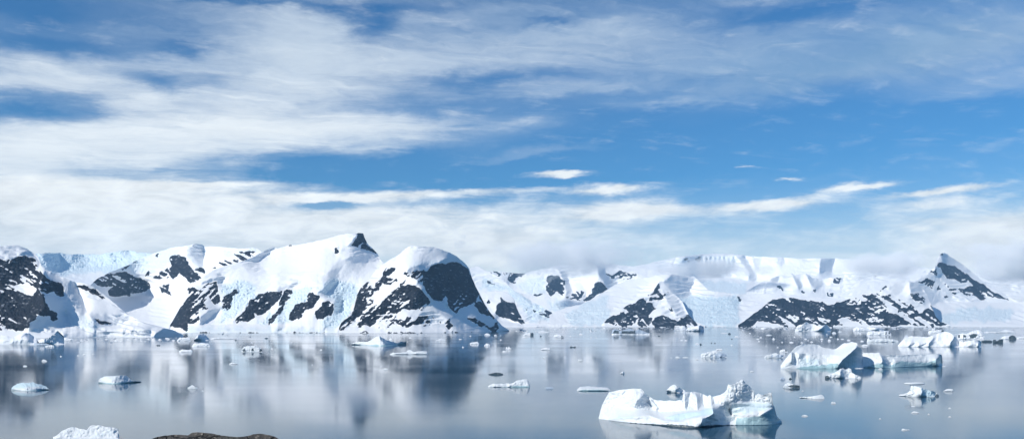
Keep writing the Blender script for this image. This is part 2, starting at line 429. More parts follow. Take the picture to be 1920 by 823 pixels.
# the high sheet: px, py, half-widths, amount
cover = total(SKY_HIGH, v)
hi = t.m('ADD', cover, t.m('MULTIPLY', t.smooth(cover, .0, .35), t.m('ADD', t.m('MULTIPLY', t.m('SUBTRACT', fibre, .5), .68), t.m('ADD', t.m('MULTIPLY', t.m('SUBTRACT', n_mid, .5), .65), t.m('MULTIPLY', t.m('SUBTRACT', n_big, .5), .5)))))
hi_a = t.smooth(hi, -.16, 1.06)
puff = t.noise(t.vm('MULTIPLY', v0, (.26, .75, 0)), 1.3, 7, .60, .4)
# low white cloud: bank along the horizon and small lens-shaped puffs
low = t.m('ADD', total(SKY_LOW, vl), t.m('ADD', t.m('MULTIPLY', t.m('SUBTRACT', fibre, .5), t.lin(el, 3., 9., .15, .75)), t.m('MULTIPLY', t.m('SUBTRACT', puff, .5), .8)))
low_a = t.smooth(low, .0, .88)
skyc = t.vm('MULTIPLY', sky.outputs[0], SKY_TINT)
bright = t.m('ADD', 1.0, total(SKY_SHADE, v))
tex = t.m('MULTIPLY', t.m('SUBTRACT', n_mid, .5), .16)
bt = t.m('ADD', bright, tex); dk = t.m('SUBTRACT', 1.0, bright)
hc = t.xyz(t.m('SUBTRACT', t.m('MULTIPLY', bt, .94), t.m('MULTIPLY', dk, .08)), t.m('ADD', bt, t.m('MULTIPLY', dk, .14)), t.m('ADD', t.m('MULTIPLY', bt, 1.03), t.m('MULTIPLY', dk, .46)))
b1 = t.m('MINIMUM', t.m('ADD', t.m('MULTIPLY', t.m('SUBTRACT', puff, .5), .8), 1.06), 1.3)
lc = t.vm('MULTIPLY', (.97, 1.0, .99), t.xyz(b1, b1, b1))
front = t.smooth(dy, -.1, .5)
horizon = t.m('MULTIPLY', t.smooth(el, 9., 2.0), t.m('ADD', t.m('MULTIPLY', front, .85), .15))
skym = t.mix(t.m('MULTIPLY', horizon, .80), skyc, (.84, .96, 1.0, 1))
c = t.mix(t.m('MULTIPLY', hi_a, .93), skym, hc)
c = t.mix(t.m('MULTIPLY', low_a, .94), c, lc)
bg = t.node('ShaderNodeBackground'); t.put(bg.inputs[0], c); bg.inputs[1].default_value = 1.0
t.put(wo.inputs[0], bg.outputs[0])
W.cycles.sampling_method = 'MANUAL'; W.cycles.sample_map_resolution = 512

SC.view_settings.view_transform = 'Standard'; SC.view_settings.look = 'None'
SC.view_settings.exposure = 0; SC.view_settings.gamma = 1; SC.view_settings.use_curve_mapping = False
SC.cycles.use_denoising = True
SC.cycles.max_bounces = 14; SC.cycles.diffuse_bounces = 3; SC.cycles.glossy_bounces = 3; SC.cycles.volume_bounces = 12
SC.cycles.caustics_reflective = False; SC.cycles.caustics_refractive = False
# ---------------------------------------------------------------- land
z1 = lambda p: Zm(0, 420, 3.429, p)
z2 = lambda p: Zm(320, 420, 3.43, p)
z3 = lambda p: Zm(600, 420, 3.43, p)
z4 = lambda p: Zm(860, 440, 3.74, p)
z5 = lambda p: Zm(1180, 440, 3.74, p)
z6 = lambda p: Zm(1520, 440, 3.74, p)
S = 'structure'

# left headland
relief('headland', [(-160, 500), (-90, 470), (-40, 463), (0, 462), (20, 459), (34, 460), (48, 465), (60, 473), (70, 480), (78, 498), (86, 505), (110, 517), (128, 524), (142, 529), (163, 531), (180, 539), (200, 556), (225, 577), (245, 592), (262, 602), (300, 612), (328, 620), (344, 627)],
  [(-160, 634), (110, 633), (200, 632), (290, 632), (344, 630)], MAT['near_mountain'], seed=11, slope=.62, rock_slope=1.25, streak=(.55, .16),
  mid=2.2, mid_wl=26, terr=1.1, gully=1.3, large=4, large_wl=70,
  rocks=[(z1([(-300,170),(0,200),(60,240),(110,205),(160,205),(215,225),(260,280),(285,320),(300,345),(340,365),(400,370),(410,450),(390,465),(345,430),(310,445),(285,455),(240,430),(180,375),(130,385),(85,405),(40,400),(0,390),(-300,390)]),),
   (z1([(-400,390),(0,390),(60,400),(110,425),(170,455),(215,460),(245,420),(275,450),(300,510),(320,545),(355,570),(370,610),(345,625),(320,590),(285,600),(235,580),(235,615),(190,635),(180,670),(130,690),(80,675),(0,685),(-400,690)]), .10),
   (z1([(488,393),(540,393),(590,412),(640,437),(665,475),(695,492),(650,480),(605,450),(565,425),(510,412)]), 0),
   (z1([(600,605),(660,615),(720,628),(690,645),(640,638)]), 0)],
  faces=[(z1([(285,300),(360,330),(490,365),(500,420),(520,440),(560,500),(570,560),(540,580),(420,560),(430,600),(470,640),(560,690),(400,690),(190,680),(180,640),(300,540),(250,420)]), 2.3),
   (z1([(560,570),(650,570),(760,590),(800,640),(740,650),(600,620)]), 1.9), (z1([(120,190),(200,170),(260,260),(215,225),(150,200)]), 1.7),
   (z1([(400,690),(640,690),(700,680),(960,685),(970,730),(400,730)]), 1.8), (z1([(1050,670),(1150,675),(1180,730),(970,730)]), 1.6),
   (z1([(480,370),(600,380),(760,500),(860,600),(820,640),(560,560)]), .35)],
  flats=[(z1([(400,700),(640,690),(700,680),(960,685),(970,730),(400,730)]), 2.5), (z1([(820,620),(1100,660),(1050,690),(700,680),(640,670)]), .25)],
  ices=[(z1([(400,560),(560,590),(640,650),(600,690),(500,680),(420,620)]), .5)],
  tag_kw=dict(label='dark rock headland with snow slope at left edge of the bay', cat='headland', kind=S))

# icefall plateau far behind, left
relief('icefall_plateau', [(40, 500), (60, 479), (72, 475), (100, 474), (112, 473.5), (130, 476.5), (150, 476), (190, 477), (200, 474), (228, 470), (245, 469), (258, 473), (290, 475), (330, 470), (420, 468), (470, 480), (520, 500)],
  [(40, 560), (520, 560)], MAT['range_mountain'], seed=23, slope=.5, D0=[(40, 9000), (520, 9000)], mid=2.2, mid_wl=26, terr=1.1, gully=1.3, large=5, large_wl=40, ice_amp=3., ice_wl=9,
  rocks=[], ices=[([(60, 470), (300, 465), (300, 505), (110, 515), (60, 500)], .9)],
  faces=[([(75, 474), (110, 474), (118, 500), (90, 500)], 1.4), ([(195, 474), (240, 468), (250, 485), (215, 490)], 1.5), ([(128, 478), (160, 476), (170, 490), (140, 492)], .8)],
  flats=[([(105, 505), (230, 495), (230, 540), (105, 540)], .2)],
  tag_kw=dict(label='distant pale blue icefall plateau behind the left headland', cat='mountain', kind=S))

# mountain behind the valley with its glacier down to the water
relief('valley_mountain', [(150, 545), (172, 532), (180, 524), (205, 511), (240, 497), (270, 481), (300, 471), (322, 464), (350, 460), (370, 457), (379, 458), (384, 463), (400, 462), (430, 464), (452, 466), (474, 464), (484, 466), (500, 480), (520, 500), (560, 520)],
  [(150, 628), (560, 628)], MAT['valley_mountain'], seed=31, slope=.55, rock_slope=1.4, D0=[(150, 4300), (560, 4300)], mid=2.2, mid_wl=26, terr=1.1, gully=1.3, large=5, large_wl=60, streak=(.5, .2), ice_wl=7,
  rocks=[(z1([(585,375),(625,340),(690,315),(740,325),(790,310),(850,310),(890,350),(950,365),(970,390),(940,430),(880,440),(820,460),(740,465),(700,455),(690,430),(725,395),(650,405),(620,395)]), .14),
   (z1([(1085,215),(1130,195),(1165,210),(1200,220),(1210,260),(1240,295),(1290,275),(1325,310),(1300,345),(1260,370),(1225,385),(1195,350),(1150,310),(1110,360),(1095,330),(1100,270)]), .08),
   (z1([(910,330),(960,300),(965,320),(930,345)]), .3), (z1([(985,340),(1040,295),(1090,285),(1098,345),(1060,350),(1010,355)]), .35),
   (z1([(1028,405),(1060,392),(1085,375),(1092,420),(1105,458),(1070,440),(1040,445)]), .15), (z1([(780,285),(835,260),(825,285),(790,297)]), .2),
   (z1([(1000,200),(1040,185),(1040,200),(1010,210)]), .2), (z1([(840,250),(880,235),(880,245),(850,255)]), .2),
   (z1([(1360,290),(1410,245),(1450,212),(1530,182),(1600,172),(1646,178),(1640,240),(1600,245),(1540,240),(1500,275),(1450,268),(1400,280)]), .55)],
  faces=[(z1([(1200,135),(1305,122),(1315,280),(1260,280),(1215,250),(1190,190)]), 2.2), (z1([(1120,310),(1190,370),(1225,400),(1190,460),(1120,465),(1105,380)]), 2.0),
   (z1([(1090,190),(1200,220),(1330,310),(1260,380),(1190,350),(1110,360)]), 1.6), (z1([(600,330),(700,310),(850,300),(970,380),(940,440),(740,465)]), .8)],
  ices=[(z1([(850,200),(1200,140),(1050,290),(880,310),(760,300)]), .6), (z1([(1430,170),(1650,150),(1640,185),(1440,215)]), .5)],
  flats=[(z1([(700,470),(1000,460),(1200,470),(1150,700),(700,700)]), .13), (z1([(560,360),(600,350),(720,470),(640,470)]), .3)],
  tag_kw=dict(label='snow mountain with dark crags above a white glacier valley', cat='mountain', kind=S))

# central massif with the dark summit tooth
relief('snow_massif', [(317, 612), (325, 599), (334, 583), (345, 565), (350, 545), (353, 538), (372, 528), (380, 519), (400, 506), (425, 497), (446, 492), (470, 484), (484, 477), (500, 468), (512, 462), (520, 466), (536, 461), (545, 459), (560, 459), (580, 455), (610, 448), (630, 442), (650, 438), (668, 438), (672, 437), (681, 438), (684, 447), (690, 458), (700, 467), (708, 475), (710, 480), (713, 486), (725, 500), (735, 530), (742, 560)],
  [(317, 621), (345, 623.5), (640, 624), (742, 624)], MAT['near_mountain'], seed=45, D0=[(317, 4570), (345, 4085), (640, 4033), (742, 4065)], slope=.55, rock_slope=1.5, mid=1.5, mid_wl=30, terr=.8, gully=.45, large=6, large_wl=70, streak=(-.75, .12), ice_wl=6, ice_amp=2.8,
  rocks=[(z2([(-5,640),(30,590),(50,540),(85,510),(105,470),(110,415),(135,405),(190,420),(200,385),(250,380),(300,370),(310,440),(310,505),(270,510),(240,470),(215,510),(245,545),(210,555),(180,545),(185,610),(170,640),(120,650),(110,690),(70,665),(40,670),(5,660)]), .15),
   (z2([(325,495),(345,465),(390,440),(420,420),(440,445),(400,465),(395,500),(365,550),(345,545),(330,515)]), 0),
   (z2([(400,630),(440,590),(480,560),(495,520),(520,480),(560,455),(620,440),(690,425),(720,430),(715,465),(670,510),(640,550),(600,580),(560,590),(545,565),(540,600),(500,630),(450,625),(415,640)]), .02),
   (z2([(625,655),(640,610),(680,560),(700,500),(725,460),(730,425),(770,420),(790,445),(770,475),(735,490),(730,540),(690,590),(660,630)]), .06),
   (z2([(760,600),(770,560),(800,520),(850,510),(885,500),(870,465),(885,440),(920,430),(930,450),(960,465),(940,510),(900,545),(870,555),(845,575),(850,600),(790,635),(765,615)]), .04),
   (z2([(930,580),(950,545),(985,505),(1010,495),(1050,515),(1050,545),(1025,580),(985,610),(945,615)]), 0),
   (z2([(95,698),(1080,698),(1080,704),(95,704)]), .45), (z2([(1155,145),(1180,110),(1200,62),(1240,58),(1245,95),(1270,135),(1310,170),(1332,190),(1290,180),(1240,170),(1200,150)]), .10),
   (z2([(1050,155),(1075,155),(1095,188),(1058,185)]), .1), (z2([(755,140),(770,135),(780,148),(760,150)]), 0)],
  faces=[(z2([(1140,140),(1200,60),(1240,55),(1340,195),(1290,185),(1200,155)]), 1.9), (z2([(1110,225),(1180,205),(1330,190),(1350,232),(1270,250),(1200,245)]), 1.5),
   (z2([(190,380),(300,340),(350,350),(330,380),(310,370),(250,380)]), 1.8), (z2([(240,560),(330,540),(240,620),(190,640),(190,600)]), 1.9),
   (z2([(640,415),(740,395),(840,370),(850,378),(760,420),(700,425)]), 1.6), (z2([(1060,470),(1105,500),(1080,560),(1050,570)]), 1.6),
   (z2([(940,440),(1010,390),(1080,370),(1050,400),(990,450)]), 1.7), (z2([(640,680),(720,670),(690,700),(650,710)]), 1.5), (z2([(740,680),(830,668),(1000,670),(990,700),(740,705)]), 1.3),
   (z2([(470,230),(560,170),(660,145),(680,150),(560,240)]), 1.3), (z2([(560,250),(760,160),(1000,100),(1110,120),(1080,230),(1000,320),(640,330)]), -.45), (z2([(1120,260),(1350,240),(1400,330),(1180,380),(1060,330)]), -.5)],
  ices=[(z2([(330,390),(430,360),(560,390),(520,480),(480,540),(400,600),(300,640),(340,520)]), .9), (z2([(560,640),(640,580),(760,470),(800,420),(900,400),(880,500),(760,640)]), .9),
   (z2([(950,430),(1020,360),(1130,370),(1200,400),(1180,520),(1150,600),(1040,680),(960,650),(1060,540),(1050,480),(1000,470)]), 1.0),
   (z2([(100,670),(400,660),(700,670),(1080,680),(1080,710),(100,710)]), .5)],
  flats=[(z2([(100,660),(400,640),(700,650),(1080,680),(1080,690),(100,690)]), .35), (z2([(450,240),(760,160),(1180,150),(1150,260),(900,340),(500,320)]), .38), (z2([(100,692),(1080,692),(1080,712),(100,712)]), 2.0)],
  tag_kw=dict(label='broad snow massif with dark summit tooth and oval rock patches', cat='mountain', kind=S))

# the black cliff cape
relief('rock_cape', [(632, 622), (640, 604), (652, 592), (663, 574), (668, 555), (676, 540), (690, 527), (702, 510), (715, 499), (728, 488), (740, 482), (752, 474), (762, 465), (768, 462), (776, 461), (790, 462), (812, 463), (830, 468), (845, 474), (858, 482), (872, 494), (880, 504), (885, 521), (892, 537), (900, 552), (908, 568), (918, 584), (928, 596), (940, 609), (950, 616), (955, 619.6)],
  [(632, 624), (780, 624), (860, 623.2), (910, 622), (955, 620.2)], MAT['near_mountain'], seed=57, slope=.62, rock_slope=1.5, mid=2.2, mid_wl=26, terr=1.1, gully=.6, large=3, large_wl=50, streak=(-.8, .12),
  rocks=[(z3([(120,685),(135,630),(170,600),(200,580),(225,520),(230,450),(260,420),(240,390),(290,365),(320,385),(290,420),(330,400),(355,410),(350,370),(390,355),(400,310),(440,270),(485,290),(470,310),(430,330),(420,345),(500,345),(510,360),(470,385),(430,390),(400,375),(385,425),(355,430),(340,460),(290,470),(310,520),(260,580),(210,625),(170,660),(140,690)]), .12),
   (z3([(290,470),(340,460),(350,520),(320,560),(280,600),(250,610),(270,560),(310,520)]), .55),
   (z3([(235,640),(260,600),(330,545),(390,500),(420,480),(450,440),(510,400),(580,385),(620,400),(650,430),(690,470),(715,500),(690,520),(665,530),(655,555),(590,550),(540,540),(510,570),(490,600),(520,610),(600,590),(650,590),(690,590),(720,630),(700,650),(600,650),(560,670),(520,650),(490,630),(450,670),(370,670),(340,650),(290,660),(250,660)]), .25),
   (z3([(510,390),(550,355),(545,375),(520,395)]), 0),
   (z3([(540,310),(600,300),(690,300),(720,265),(790,255),(880,240),(920,265),(955,285),(970,330),(1005,400),(1030,450),(1000,510),(1020,500),(1070,530),(1115,580),(1080,590),(1040,570),(990,520),(930,530),(890,550),(870,570),(840,545),(800,460),(775,500),(740,490),(680,420),(620,360),(560,330)]), .03),
   (z3([(1020,440),(1060,490),(1100,550),(1140,605),(1110,610),(1050,540)]), .12),
   (z3([(940,600),(1000,610),(1050,640),(1090,660),(1140,630),(1155,660),(1130,695),(1100,680),(1040,660),(990,630),(950,620)]), .05),
   (z3([(130,697),(980,695),(980,704),(130,704)]), .4), (z3([(730,590),(745,600),(740,620)]), 0), (z3([(765,612),(785,625),(778,645)]), 0), (z3([(805,650),(830,605),(850,650),(835,685),(808,670)]), .1),
   ],
  faces=[(z3([(440,300),(520,180),(560,140),(640,135),(760,155),(870,200),(800,222),(760,248),(650,252),(590,268),(530,310)]), -.6), (z3([(540,315),(590,272),(650,257),(700,260),(760,252),(800,225),(880,214),(955,280),(1030,450),(1110,590),(880,575),(780,470),(740,490),(620,360)]), 2.5),
   (z3([(880,575),(990,525),(1110,590),(1225,690),(1130,700),(1050,660),(950,600)]), 1.9), (z3([(620,365),(750,500),(900,595),(1010,680),(940,695),(850,640),(740,540),(650,430)]), 1.0),
   (z3([(240,640),(450,440),(580,385),(650,430),(720,500),(660,560),(720,640),(500,660),(300,660)]), .3)],
  ices=[(z3([(540,300),(620,240),(760,240),(740,270),(600,270)]), .5), (z3([(950,600),(1060,640),(1050,660),(940,630)]), .4)],
  flats=[(z3([(140,692),(300,672),(560,674),(700,668),(1000,690),(1230,705),(140,705)]), .4)],
  tag_kw=dict(label='snow capped cape with a sheer black cliff at the centre of the bay', cat='headland', kind=S))

# dark little headland behind the cape
relief('small_headland', [(872, 560), (885, 552), (902, 548), (925, 545), (945, 546), (956, 552), (964, 560), (967, 572), (972, 584), (979, 597), (986, 604), (1010, 607), (1050, 608), (1075, 609)],
  [(872, 613), (985, 613), (1075, 613)], MAT['far_mountain'], seed=63, slope=.5, rock_slope=2., mid=2.2, mid_wl=26, terr=1.1, gully=1.3, large=2, streak=(.3, .04),
  rocks=[(z4([(258,550),(270,490),(297,475),(290,432),(320,455),(350,475),(395,482),(405,462),(412,500),(427,540),(452,590),(470,612),(440,622),(400,600),(340,592),(290,577)]),),
   (z4([(195,465),(215,453),(217,475),(200,480)]), 0)],
  faces=[(z4([(258,550),(297,475),(405,462),(470,612),(340,592)]), 1.2)], flats=[(z4([(260,590),(440,625),(640,635),(640,642),(260,642)]), .2), (z4([(300,645),(800,642),(800,665),(300,665)]), 2.)],
  tag_kw=dict(label='small dark rock headland with snow cap just behind the cape', cat='headland', kind=S))

# crevassed snow ridge that runs down from left to the glacier
relief('snow_ridge', [(860, 515), (885, 501), (896, 499), (912, 508), (930, 516), (948, 529), (962, 543), (980, 554), (998, 565), (1016, 574), (1034, 585), (1048, 596), (1056, 602), (1068, 608), (1080, 610)],
  [(860, 611.3), (1080, 611.3)], MAT['far_mountain'], seed=71, slope=.45, rock_slope=1.2, mid=2.2, mid_wl=26, terr=1.1, gully=1.3, large=4, large_wl=40, streak=(.5, .2), ice_wl=7,
  rocks=[(z4([(560,550),(610,527),(650,538),(690,578),(718,612),(690,607),(640,580),(600,565)]), .1), (z4([(735,602),(765,593),(782,622),(750,617)]), 0),
   (z4([(300,636),(900,634),(900,642),(300,644)]), .35), (z4([(465,520),(480,525),(475,540)]), 0), (z4([(525,518),(555,530),(540,542)]), .1), (z4([(195,310),(255,330),(265,350),(205,335)]), .4)],
  faces=[(z4([(400,400),(540,480),(700,580),(770,625),(740,625),(650,540),(500,480)]), 1.2)],
  ices=[(z4([(160,300),(330,345),(600,500),(700,600),(500,600),(420,480),(330,390),(150,390)]), .8)],
  tag_kw=dict(label='crevassed snow ridge running down to the water beside the small headland', cat='mountain', kind=S))

# middle range under the cloud, between cape and glacier
relief('cloudy_range', [(860, 512), (900, 508), (935, 509), (965, 512), (985, 512), (1000, 507), (1020, 503), (1034, 500), (1045, 497), (1060, 496), (1080, 495), (1095, 493.5), (1108, 493), (1120, 496), (1140, 494), (1165, 497), (1190, 500), (1210, 503), (1240, 506), (1270, 512)],
  [(860, 590), (1270, 590)], MAT['far_mountain'], seed=83, slope=.55, rock_slope=1.3, D0=[(860, 9800), (1270, 9800)], mid=2.2, mid_wl=26, terr=1.1, gully=1.3, large=4, large_wl=45, streak=(.8, .18), ice_wl=6,
  rocks=[(z4([(608,390),(603,355),(625,290),(660,283),(700,288),(740,318),(748,360),(758,400),(748,430),(710,415),(690,400),(660,420),(640,440),(620,420)]), .14),
   (z4([(755,430),(800,405),(860,393),(882,408),(862,440),(880,470),(930,455),(970,420),(1015,412),(1040,390),(1022,338),(985,332),(950,360),(935,405),(900,430),(850,455),(790,460)]), .14),
   (z4([(1020,255),(1080,290),(1100,275),(1130,245),(1170,265),(1255,278),(1230,302),(1180,312),(1110,312),(1080,312),(1040,285)]), .3),
   (z4([(195,262),(300,255),(400,268),(475,275),(400,335),(340,342),(290,300)]), .5), (z4([(515,415),(570,410),(590,420),(545,440)]), .2)],
  faces=[(z4([(965,208),(1020,245),(1060,310),(1115,340),(1060,405),(1020,330),(985,300)]), 2.2), (z4([(700,240),(760,290),(800,400),(750,430),(740,330)]), 1.8), (z4([(600,360),(700,285),(760,400),(690,410)]), 1.0),
   (z4([(835,215),(930,200),(970,225),(978,310),(940,380),(880,390)]), -.5), (z4([(740,430),(900,400),(880,480),(770,490)]), 1.2), (z4([(200,262),(470,270),(350,340)]), 1.5)],
  ices=[(z4([(380,350),(600,300),(600,420),(500,420)]), .6), (z4([(620,460),(760,470),(760,560),(640,540)]), .7)],
  tag_kw=dict(label='middle range of crags and snow with its top lost in cloud', cat='mountain', kind=S))

# the ice plateau across the far side
relief('ice_plateau', [(1180, 500), (1210, 495), (1240, 488), (1262, 484), (1275, 481), (1300, 478.5), (1330, 475.5), (1360, 475.5), (1385, 477), (1405, 480), (1430, 481), (1460, 482), (1500, 484), (1540, 484), (1570, 484), (1600, 487), (1640, 490), (1700, 498), (1760, 505), (1850, 515), (2000, 530)],
  [(1180, 560), (2000, 560)], MAT['range_mountain'], seed=91, slope=.55, rock_slope=1.6, D0=[(1180, 11200), (2000, 11200)], mid=2.2, mid_wl=26, terr=1.1, gully=1.3, large=5, large_wl=60, ice_wl=9, warp=3,
  rocks=[(z5([(450,160),(505,152),(505,205),(465,200)]), .45), (z5([(370,190),(395,160),(445,158),(440,190),(400,192)]), .7), (z5([(530,165),(552,165),(550,215),(535,210)]), .5)],
  faces=[(z5([(370,185),(395,158),(510,152),(510,210),(470,205)]), 1.9)] + [(z5([(530 + 32 * i, 160), (545 + 32 * i, 155), (548 + 32 * i, 215), (530 + 32 * i, 220)]), 2.0) for i in range(7)] +
   [(z5([(738,145),(810,148),(842,200),(872,260),(908,300),(880,325),(830,310),(850,270),(790,200)]), 2.4), (z5([(1012,180),(1080,163),(1102,190),(1070,215),(1030,202)]), 2.2),
    (z5([(1340,170),(1440,165),(1420,270),(1330,265)]), 1.9), (z5([(860,150),(940,160),(900,250),(870,200)]), 1.3)],
  flats=[(z5([(340,150),(740,130),(1500,160),(1500,164),(740,145),(340,162)]), .2), (z5([(450,270),(900,330),(1000,310),(1000,460),(450,460)]), .22)],
  ices=[(z5([(340,160),(740,150),(740,230),(340,290)]), .5), (z5([(520,320),(820,340),(820,420),(420,420)]), .7)],
  tag_kw=dict(label='distant flat topped ice plateau with fluted blue walls', cat='mountain', kind=S))

# low snow peaks in front of the plateau, right
relief('snow_peaks', [(1400, 545), (1425, 531), (1441, 523), (1460, 517), (1475, 513), (1485, 512), (1490, 516), (1500, 514), (1511, 512), (1522, 520), (1540, 523), (1562, 519), (1575, 521), (1600, 520), (1640, 516), (1670, 506), (1700, 500), (1720, 502), (1750, 508), (1800, 520), (1850, 540)],
  [(1400, 600), (1850, 600)], MAT['range_mountain'], seed=103, slope=.55, rock_slope=1.3, D0=[(1400, 9800), (1850, 9800)], mid=2.2, mid_wl=26, terr=1.1, gully=1.3, large=5, large_wl=40,
  rocks=[(z5([(1045,345),(1080,385),(1078,398),(1045,365)]), 0), (z5([(1205,385),(1235,395),(1230,410),(1210,405)]), .2), (z5([(1290,385),(1310,385),(1305,405)]), .1), (z5([(1320,370),(1335,375),(1330,395)]), .1),
   (z5([(1420,310),(1496,305),(1470,350),(1440,345)]), .2), (z5([(1380,410),(1440,410),(1420,435),(1390,430)]), .2), (z6([(440,285),(462,285),(455,297)]), 0), (z6([(520,240),(535,235),(530,255)]), .2), (z6([(645,238),(660,225),(680,235),(715,212),(715,240),(660,250)]), .5)],
  faces=[(z5([(1135,272),(1190,315),(1220,360),(1190,380),(1165,330)]), 2.2), (z5([(1235,268),(1330,320),(1400,350),(1310,380),(1270,345)]), 2.2), (z5([(980,310),(1050,288),(1040,340),(1010,330)]), 1.6), (z5([(1400,290),(1500,300),(1500,330),(1430,320)]), 1.4)],
  tag_kw=dict(label='low sunlit snow peaks in front of the far ice plateau', cat='mountain', kind=S))

# crevassed glacier
relief('glacier', [(1030, 590), (1060, 576), (1090, 570), (1120, 555), (1150, 535), (1180, 524), (1215, 520), (1240, 515), (1258, 514), (1275, 516), (1302, 518), (1330, 545), (1360, 548), (1390, 552), (1410, 552), (1440, 550), (1470, 550), (1510, 556), (1560, 560), (1620, 570)],
  [(1030, 612.5), (1390, 612), (1620, 612)], MAT['far_mountain'], seed=113, slope=.33, rock_slope=1.3, mid=2.2, mid_wl=26, terr=1.1, gully=1.3, large=3, large_wl=40, ice_amp=1.6, ice_wl=4, D0=[(1030, 7450), (1620, 7500)],
  rocks=[(z5([(755,435),(775,428),(790,455),(770,475),(765,450)]), .2)],
  faces=[(z5([(215,345),(290,290),(380,300),(458,330),(420,385),(445,430),(340,438),(270,395)]), 2.4)],
  ices=[(z5([(320,430),(600,430),(780,440),(780,600),(740,645),(380,645),(420,540)]), 1.0), (z4([(760,560),(900,470),(1050,420),(1060,560),(1000,640),(780,640)]), .75)],
  flats=[(z5([(400,625),(740,625),(740,650),(400,650)]), 1.6), (z5([(700,440),(960,440),(860,580),(780,600)]), .25)],
  tag_kw=dict(label='pale blue crevassed glacier flowing into the bay', cat='glacier', kind=S))

relief('rock_island', [(1128, 609), (1134, 603), (1138, 598), (1150, 590), (1162, 588), (1164, 580), (1178, 571), (1190, 567), (1202, 559), (1210, 556), (1222, 549), (1230, 538), (1236, 528), (1241, 526), (1250, 536), (1260, 548), (1270, 556), (1280, 566), (1286, 580), (1293, 592), (1304, 603), (1322, 610)],
  [(1128, 611.2), (1322, 611.6)], MAT['far_mountain'], seed=127, slope=.6, rock_slope=1.3, mid=2.2, mid_wl=26, terr=1.1, gully=1.3, large=2, streak=(.9, .12), D0=[(1128, 7450), (1322, 7450)],
  rocks=[(z4([(1010,615),(1030,580),(1080,560),(1130,560),(1130,530),(1180,495),(1230,480),(1270,450),(1300,435),(1310,470),(1350,440),(1360,480),(1388,515),(1350,550),(1320,570),(1362,580),(1345,620),(1330,642),(1260,647),(1250,620),(1265,570),(1240,600),(1220,642),(1160,642),(1110,637),(1050,620)]),),
   (z4([(1335,395),(1370,368),(1400,330),(1418,372),(1380,402)]), .1), (z4([(1300,430),(1380,395),(1450,385),(1440,430),(1380,460),(1320,450)]), .5),
   (z5([(155,615),(180,580),(230,568),(280,588),(330,600),(380,588),(405,560),(440,580),(480,645),(350,645),(280,642),(200,648),(165,632)]), .1), (z5([(272,522),(300,498),(302,532),(282,535)]), .2),
   (z5([(150,385),(205,338),(222,372),(190,395)]), .1), (z5([(190,420),(250,385),(270,410),(210,470)]), .5)],
  faces=[(z5([(210,345),(240,400),(340,450),(400,560),(400,600),(330,560),(270,470)]), .8)],
  tag_kw=dict(label='dark rock island with snow gullies left of the crevassed glacier', cat='rock island', kind=S))

# long dark rock ridge and the pyramid peak
relief('pyramid_peak', [(1640, 560), (1660, 548), (1690, 535), (1715, 528), (1735, 518), (1745, 508), (1753, 501), (1756, 493), (1759, 484), (1761, 477), (1764, 474.5), (1770, 473.5), (1775, 475.5), (1780, 480), (1790, 486), (1800, 493), (1808, 498), (1820, 508), (1832, 518), (1842, 527), (1853, 535), (1866, 542), (1878, 547), (1890, 556), (1900, 562), (1915, 566), (1960, 562), (2040, 556)],
  [(1640, 612.2), (1800, 612), (2040, 612.4)], MAT['far_mountain'], seed=131, slope=.5, rock_slope=1.2, mid=2.2, mid_wl=26, terr=1.1, gully=1.3, large=3, large_wl=50, streak=(.65, .15), D0=[(1640, 7420), (2040, 7600)], ice_wl=7,
  rocks=[(z6([(880,205),(920,195),(960,205),(1030,230),(1090,270),(1160,320),(1220,360),(1290,400),(1410,468),(1330,442),(1250,427),(1200,402),(1140,357),(1060,330),(960,300),(920,260)]), .08),
   (z6([(1030,380),(1080,360),(1150,360),(1200,400),(1255,462),(1180,468),(1120,440),(1060,410)]), .3), (z6([(890,330),(960,310),(1040,350),(1010,410),(940,440),(890,400)]), .82),
   (z6([(745,330),(800,308),(870,293),(872,330),(845,380),(800,352)]), .3), (z6([(820,260),(880,225),(885,285),(830,285)]), .6), (z6([(900,140),(940,125),(930,155)]), .5)],
  faces=[(z6([(905,130),(940,122),(1000,162),(1080,218),(1160,288),(1240,348),(1340,398),(1430,470),(1330,445),(1200,402),(1060,330),(920,260),(880,205),(930,190)]), 2.1),
   (z6([(875,210),(940,280),(875,285)]), 1.8), (z6([(900,300),(1060,335),(1200,405),(1260,465),(1120,445),(1000,380)]), 1.0)],
  ices=[(z6([(860,570),(1100,510),(1420,520),(1420,600),(900,620)]), .8)],
  flats=[(z6([(780,560),(900,470),(1250,475),(1420,475),(1600,470),(1600,630),(760,630)]), .2)],
  tag_kw=dict(label='pyramid shaped snow peak with dark band over the right snowfield', cat='mountain', kind=S))

